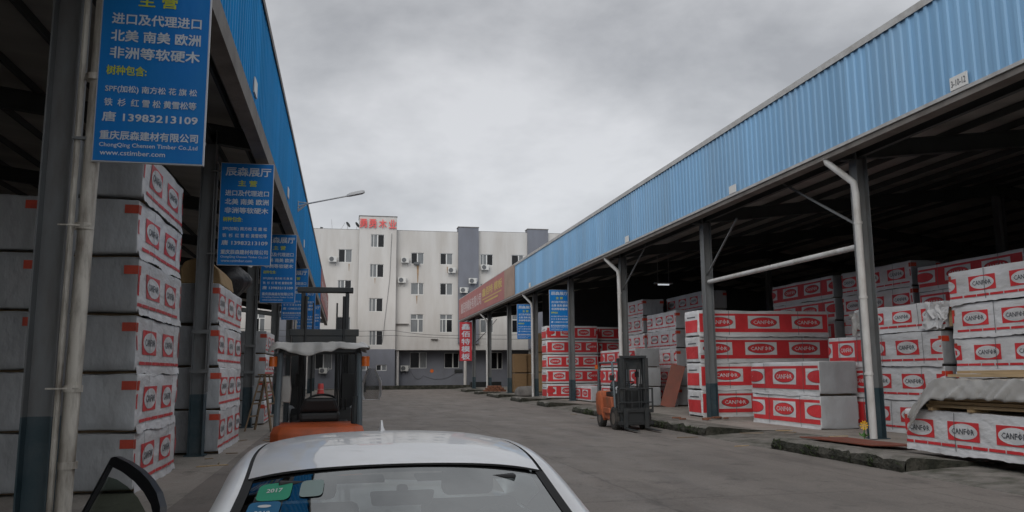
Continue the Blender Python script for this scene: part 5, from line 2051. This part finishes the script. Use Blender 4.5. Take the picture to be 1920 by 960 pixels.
# side rails: A pillar, cant rail and C pillar of each side
for sd in (-1, 1):
    m = MB()

    def rail(a, b):
        y = 1.95 + (5.35 - 1.95) * b
        xi, zi, xo_, zo = smooth_tab(RAIL, y)
        x = xi + (xo_ - xi) * a
        z = zi + (zo - zi) * a + 0.016 * math.sin(math.pi * a)
        return cp(sd * x, y, z)
    m.grid(rail, 6, 60, 0)
    m.grid(lambda a, b: (lambda p: (p[0] - sd * 0.012 * a, p[1], p[2] - 0.03 * a))(rail(1.0, b)), 1, 60, 0)
    m.grid(lambda a, b: (lambda p: (p[0] - sd * 0.004 * a, p[1], p[2] - 0.03 * a))(rail(0.0, b)), 1, 60, 1)
    m.build('side_rail', ['car_white', 'car_rubber'], car, smooth=50, recalc=False)


# windscreen
def shield(u, v, dn=0.0, ins=0.03):
    y0_ = 2.18 + 0.16 * u * u
    y1_ = 3.133 + 0.075 * u * u
    y = y0_ + (y1_ - y0_) * v
    xi, zi = smooth_tab(RAIL, y)[:2]
    zc0, zc1 = 0.975, 1.369
    zc = zc0 + (zc1 - zc0) * v + 0.012 * math.sin(math.pi * v)
    ze_ = zi - 0.004
    a = abs(u)
    z = zc + (ze_ - zc) * (a ** 2.2 * (1 - v) + (0.55 * a ** 2 + 0.45 * a ** 5) * v)
    return cp(u * (xi - ins), y, z + dn)


m = MB()
m.grid(lambda a, b: shield(a * 2 - 1, b), 40, 24)
m.build('windscreen', 'windshield_glass', car, smooth=60, recalc=False)
m = MB()
for sd in (-1, 1):
    m.grid(lambda a, b: shield(sd, b, 0.004, 0.034 - 0.034 * a), 1, 24, 0)
    m.grid(lambda a, b: shield(sd * (0.945 + 0.055 * a), b, -0.006), 1, 24, 1)
m.grid(lambda a, b: shield(a * 2 - 1, 0.975 + 0.025 * b, -0.006), 40, 1, 1)
m.grid(lambda a, b: shield(a * 2 - 1, 0.05 * b, -0.006), 40, 1, 1)
m.build('windscreen_seal', ['car_rubber', 'car_black'], car, smooth=60, recalc=False)


# inspection stickers on the glass face; the third has reflection painted into its colour
def sticker(u0, u1, v0, v1, mi, text=None, rnd_=0.25, oval=False):
    m = MB()
    n = 28
    ring = []
    for k in range(n):
        t_ = 6.2832 * k / n
        c, s = math.cos(t_), math.sin(t_)
        e = 2.0 if rnd_ > 0.5 else 5.0
        a = math.copysign(abs(c) ** (2 / e), c)
        b = math.copysign(abs(s) ** (2 / e), s)
        ring.append((a, b))
    f = lambda a, b, d: shield((u0 + u1) / 2 + a * (u1 - u0) / 2, (v0 + v1) / 2 + b * (v1 - v0) / 2, d + 0.011)
    m.v = [f(0, 0, -0.007)] + [f(a * 0.5, b * 0.5, -0.007) for a, b in ring] + [f(a, b, -0.007) for a, b in ring]
    for k in range(n):
        k2 = (k + 1) % n
        m.f += [[0, 1 + k, 1 + k2], [1 + k, 1 + n + k, 1 + n + k2, 1 + k2]]
        m.m += [0, 0]
    if oval:
        b0 = len(m.v)
        m.v += [f(0.42 * math.cos(6.2832 * k / n), 0.42 + 0.16 * math.sin(6.2832 * k / n), -0.0055) for k in range(n)]
        m.f.append([b0 + k for k in range(n)])
        m.m.append(1)
    if text:
        vs, fs, tw, th = text2d(text, 0.02)
        b0 = len(m.v)
        hh = 0.36
        cy_ = -0.35 if oval else 0.05
        m.v += [f((x / tw - 0.5) * 0.95, cy_ + (y / th - 0.5) * hh * 1.25, -0.005) for x, y, _k in vs]
        for q in fs:
            m.f.append([b0 + i for i in q])
            m.m.append(1)
    o = m.build('sticker', [mi, 'frame_white'], recalc=False)
    o.location = (CX, CY, 0)
    return o


tag(sticker(-0.93, -0.71, 0.80, 0.935, 'sticker_green', '2017'), 'green inspection sticker reading 2017 in the windscreen corner', 'sticker')
tag(sticker(-0.955, -0.75, 0.675, 0.795, 'sticker_blue', '2019', oval=True), 'blue inspection sticker reading 2019 below the green one', 'sticker')
tag(sticker(-0.655, -0.505, 0.81, 0.93, 'sticker_glare', None, 0.3), 'green rounded sticker paled by painted glare, right of the green one in the windscreen', 'sticker')

# rear window, side windows
m = MB()


def rear(a, b):
    u = a * 2 - 1
    y = 4.95 + 0.42 * b
    xi, zi = smooth_tab(RAIL, min(y, 5.35))[:2]
    return cp(u * (xi - 0.01), y - 0.05 * u * u, zi + 0.02 * (1 - u * u) - 0.005)


m.grid(rear, 20, 8)
m.build('rear_window', 'windshield_glass', car, smooth=60, recalc=False)
m = MB()
for sd, ya in ((1, 2.35), (-1, 3.62)):
    m.grid(lambda a, b: (lambda r_: cp(sd * (r_[2] - 0.02 + (0.83 - r_[2]) * a), ya + (5.15 - ya) * b, r_[3] - 0.03 + (0.95 - r_[3] + 0.03) * a))(smooth_tab(RAIL, ya + (5.15 - ya) * b)), 4, 24)
m.build('side_window', 'windshield_glass', car, smooth=60, recalc=False)
m = MB()
for sd in (-1, 1):
    m.beam(cp(sd * 0.62, 3.55, 1.33), cp(sd * 0.80, 3.62, 0.93), 0.07, 0.03)
m.build('door_post', 'car_black', car)

# cabin: floor cover, dashboard, seats, mirror, visors, steering wheel
m = MB()
m.box(-0.80, 0.80, 2.35 - CY, 5.0 - CY, 0.936, 0.95)
m.prism([(2.12 - CY, 0.95), (2.75 - CY, 0.952), (2.80 - CY, 0.98), (2.5 - CY, 1.03), (2.2 - CY, 0.985)], -0.70, 0.70, 'x')
m.build('dashboard', 'interior', car)
for x in (-0.36, 0.36):
    m = MB()
    m.prism([(3.55 - CY, 0.952), (3.72 - CY, 0.952), (3.84 - CY, 1.14), (3.74 - CY, 1.16)], x - 0.22, x + 0.22, 'x')
    m.box(x - 0.12, x + 0.12, 3.78 - CY, 3.88 - CY, 1.16, 1.30)
    m.build('seat', 'interior', car, bevel=0.03)
m = MB()
m.loft([[cp(-0.11, 3.03, 1.245), cp(0.11, 3.03, 1.245), cp(0.12, 3.03, 1.30), cp(-0.12, 3.03, 1.30)], [cp(-0.10, 2.99, 1.25), cp(0.10, 2.99, 1.25), cp(0.11, 2.99, 1.295), cp(-0.11, 2.99, 1.295)]])
m.box(-0.02, 0.02, 3.0 - CY, 3.05 - CY, 1.29, 1.318)
m.build('rear_view_mirror', 'car_black', car, bevel=0.01)
m = MB()
for x in (-0.25, 0.25):
    m.box(x - 0.19, x + 0.19, 3.10 - CY, 3.24 - CY, 1.318, 1.332)
m.build('sun_visor', 'interior_pale', car, bevel=0.004)
m = MB()
m.tube([cp(0.36 + 0.18 * math.cos(6.2832 * k / 20), 2.93 + 0.06 * math.sin(6.2832 * k / 20), 1.06 + 0.17 * math.sin(6.2832 * k / 20)) for k in range(21)], 0.015, 7, cap=False)
m.build('steering_wheel', 'car_black', car, smooth=50)
m = MB()
m.grid(lambda a, b: (lambda p: (p[0], p[1], p[2] - 0.045))(roof_pt((a * 2 - 1) * 0.98, 0.05 + 0.9 * b)), 10, 10)
m.build('headlining', 'interior_pale', car, recalc=False)
# aerial fin on the roof
m = MB()
fz = 1.385
m.loft([[cp(0.0 + s * 0.028, y, fz) for s, y in ((-1, 4.76), (1, 4.76), (0.6, 4.56), (-0.6, 4.56))],
        [cp(0.0 + s * 0.012, y, fz + 0.028) for s, y in ((-1, 4.77), (1, 4.77), (0.6, 4.66), (-0.6, 4.66))],
        [cp(0.0 + s * 0.006, y, fz + 0.066) for s, y in ((-1, 4.79), (1, 4.79), (0.6, 4.75), (-0.6, 4.75))]])
m.build('aerial_fin', 'car_white', car, smooth=50)
# small grey cap seen on the rail, wipers, lamps, grille, plates, mirrors, wheels
m = MB()
m.tube([cp(-0.62, 2.18, 1.0), cp(0.05, 2.13, 1.02)], 0.009, 6)
m.tube([cp(0.0, 2.20, 1.0), cp(0.58, 2.24, 1.03)], 0.009, 6)
m.build('wiper', 'car_black', car)
for sd in (-1, 1):
    m = MB()
    m.loft([[cp(sd * 0.50, 1.05, 0.62), cp(sd * 0.76, 1.12, 0.66), cp(sd * 0.80, 1.18, 0.72), cp(sd * 0.52, 1.06, 0.70)],
            [cp(sd * 0.48, 1.01, 0.62), cp(sd * 0.74, 1.06, 0.66), cp(sd * 0.78, 1.12, 0.72), cp(sd * 0.50, 1.02, 0.70)]])
    m.build('headlight', 'lamp_clear', car)
    m = MB()
    m.box(sd * 0.72 - 0.1, sd * 0.72 + 0.1, 5.56 - CY, 5.66 - CY, 0.76, 0.88)
    m.build('tail_light', 'tail_red', car, bevel=0.02)
    for y in (1.85, 4.55):
        m = MB()
        n = 24
        prof = [(0.64, 0.2), (0.66, 0.29), (0.70, 0.315), (0.84, 0.315), (0.88, 0.29), (0.885, 0.2)]
        m.loft([[cp(sd * a, y + q * math.cos(6.2832 * k / n), 0.315 + q * math.sin(6.2832 * k / n)) for k in range(n)] for a, q in prof], cap=False)
        w_ = m.build('wheel', 'tyre', car, smooth=40)
        m = MB()
        m.loft([[cp(sd * a, y + q * math.cos(6.2832 * k / n), 0.315 + q * math.sin(6.2832 * k / n)) for k in range(n)] for a, q in ((0.885, 0.2), (0.87, 0.17), (0.875, 0.05))])
        m.build('rim', 'chrome', w_, smooth=30)
m = MB()
m.box(-0.42, 0.42, 0.955 - CY, 0.99 - CY, 0.40, 0.56)
m.build('grille', 'car_black', car, bevel=0.01)
m = MB()
m.loft([[cp(0.88, 2.42, 0.97), cp(1.04, 2.44, 0.98), cp(1.04, 2.44, 1.08), cp(0.90, 2.42, 1.08)], [cp(0.90, 2.32, 1.0), cp(1.02, 2.34, 1.0), cp(1.02, 2.34, 1.06), cp(0.91, 2.32, 1.06)]])
m.build('wing_mirror', 'car_white', car, bevel=0.02)

# front door on the far side standing ajar: panel > frame, glass
HX, HY = -0.815, 2.40 - CY
dm = MB()
dm.prism([(0.0, 0.30), (1.28, 0.30), (1.36, 0.93), (0.0, 0.93)], 0.0, 0.09, 'x')
door = dm.build('door', 'car_white', car, bevel=0.015)
door.location = (HX, HY, 0)
door.rotation_euler = (0, 0, R(25))


def dx(z):
    return 0.03 + (z - 0.93) * 0.42


OUT = [(0.02, 0.94), (0.10, 1.12), (0.19, 1.245), (0.30, 1.312), (0.41, 1.342), (0.56, 1.364), (0.73, 1.380), (0.96, 1.391), (1.20, 1.394), (1.26, 1.385), (1.28, 1.29), (1.30, 1.17), (1.36, 0.94)]
m = MB()
top = OUT[:8]
# flat sectioned frame: outer edge follows the outline, inner edge set back
cen = Vector((0.75, 1.06))


def frame_ring(p, pn, pp):
    t_ = (Vector(pn) - Vector(pp)).normalized()
    n_ = Vector((-t_.y, t_.x))
    if n_.dot(cen - Vector(p)) < 0:
        n_ = -n_
    q = Vector(p) + n_ * 0.036
    return [(dx(p[1]), p[0], p[1]), (dx(q.y), q.x, q.y), (dx(q.y) + 0.02, q.x, q.y), (dx(p[1]) + 0.02, p[0], p[1])]


rings = [frame_ring(OUT[i], OUT[min(i + 1, 12)], OUT[max(i - 1, 0)]) for i in range(13)]
m.loft(rings)
m.build('door_frame', 'car_black', door)
m = MB()
low = 0.05
GL = [(0.12, 0.94), (0.22, 1.13), (0.34, 1.225), (0.48, 1.275), (0.65, 1.30), (0.85, 1.315), (1.05, 1.32), (1.21, 1.315), (1.245, 1.25), (1.27, 1.14), (1.31, 0.94)]
m.add([(dx(z) + 0.014, y, z) for y, z in GL], [list(range(len(GL)))])
m.build('door_glass', 'door_glass', door, recalc=False)

# ================================================================== SMALL THINGS ON THE LEFT
t = thing('stepladder', 'old brown wooden stepladder standing by the third left post', 'stepladder', (-2.42, 26.1, 0), R(72))
m = MB()
tops = ((-0.17, 0.0, 1.70), (0.17, 0.0, 1.70))
for sx_ in (-1, 1):
    for sy in (-1, 1):
        m = MB()
        m.beam((sx_ * 0.17, sy * 0.06, 1.68), (sx_ * 0.36, sy * 0.42, 0.0), 0.06, 0.045)
        m.build('leg', 'wood_ladder', t)
for z in (0.42, 0.80, 1.16, 1.45):
    f = 1 - z / 1.68
    for sy in (-1, 1):
        m = MB()
        m.box(-0.17 - 0.19 * f, 0.17 + 0.19 * f, sy * (0.06 + 0.36 * f) - 0.025, sy * (0.06 + 0.36 * f) + 0.025, z, z + 0.045)
        m.build('rung', 'wood_ladder', t)
m = MB()
m.box(-0.23, 0.23, -0.13, 0.13, 1.68, 1.73)
m.build('top_board', 'wood_ladder', t, bevel=0.006)

m = MB()
m.loft([[(0.0 + 0.10 * math.cos(6.2832 * k / 10) * w, 0.08 * math.sin(6.2832 * k / 10) * w, z) for k in range(10)] for z, w in ((0, 0.25), (-0.2, 1.0), (-0.5, 1.3), (-0.62, 0.6))])
tag(m.build('pink_bag', 'pink', loc=(-2.85, 54.6, 1.85), smooth=60), 'small pink bag hanging on a far left post', 'bag')
t = thing('traffic_drum', 'red and white banded traffic drum on the far road', 'traffic drum', (-1.95, 70.0, 0))
m = MB()
n = 16
prof = [(0.30, 0), (0.30, 0.18), (0.26, 0.2), (0.26, 0.42), (0.25, 0.44), (0.25, 0.70), (0.22, 0.9)]
for i in range(len(prof) - 1):
    m.loft([[(q * math.cos(6.2832 * k / n), q * math.sin(6.2832 * k / n), z) for k in range(n)] for q, z in prof[i:i + 2]], mi=0 if i in (1, 3, 5) and i != 3 else (1 if i == 3 else 0), cap=True)
m.build('drum', ['letter_red', 'frame_white'], t, smooth=40)

# scraps of wood lying about the yard
rr = random.Random(33)
for k in range(26):
    if k < 12:
        x, y, z = rr.uniform(-2.9, -1.2), rr.uniform(13.5, 27), 0.006
    elif k < 20:
        y = rr.uniform(13, 40)
        x, z = kx(y) - rr.uniform(0.1, 0.7), 0.002
    else:
        y = rr.uniform(17.5, 20)
        x, z = rr.uniform(10.2, 11.8), 0.14
    m = MB()
    a_, b_ = rr.uniform(0.08, 0.32), rr.uniform(0.015, 0.05)
    m.loft([[(-a_, -b_, 0), (a_, -b_ * 0.6, 0), (a_ * 0.9, b_, 0), (-a_ * 0.8, b_ * 0.8, 0)], [(-a_, -b_, 0.016), (a_, -b_ * 0.6, 0.012), (a_ * 0.9, b_, 0.014), (-a_ * 0.8, b_ * 0.8, 0.018)]])
    o = m.build('wood_scrap', ['wood_plank', 'wood_bolster', 'wood_ladder'][k % 3], loc=(x, y, z), rot=(0, 0, rr.uniform(0, 3.1)))
    tag(o, 'small splinter of scrap wood lying on the concrete yard', 'wood scrap', 'wood scraps on the yard')
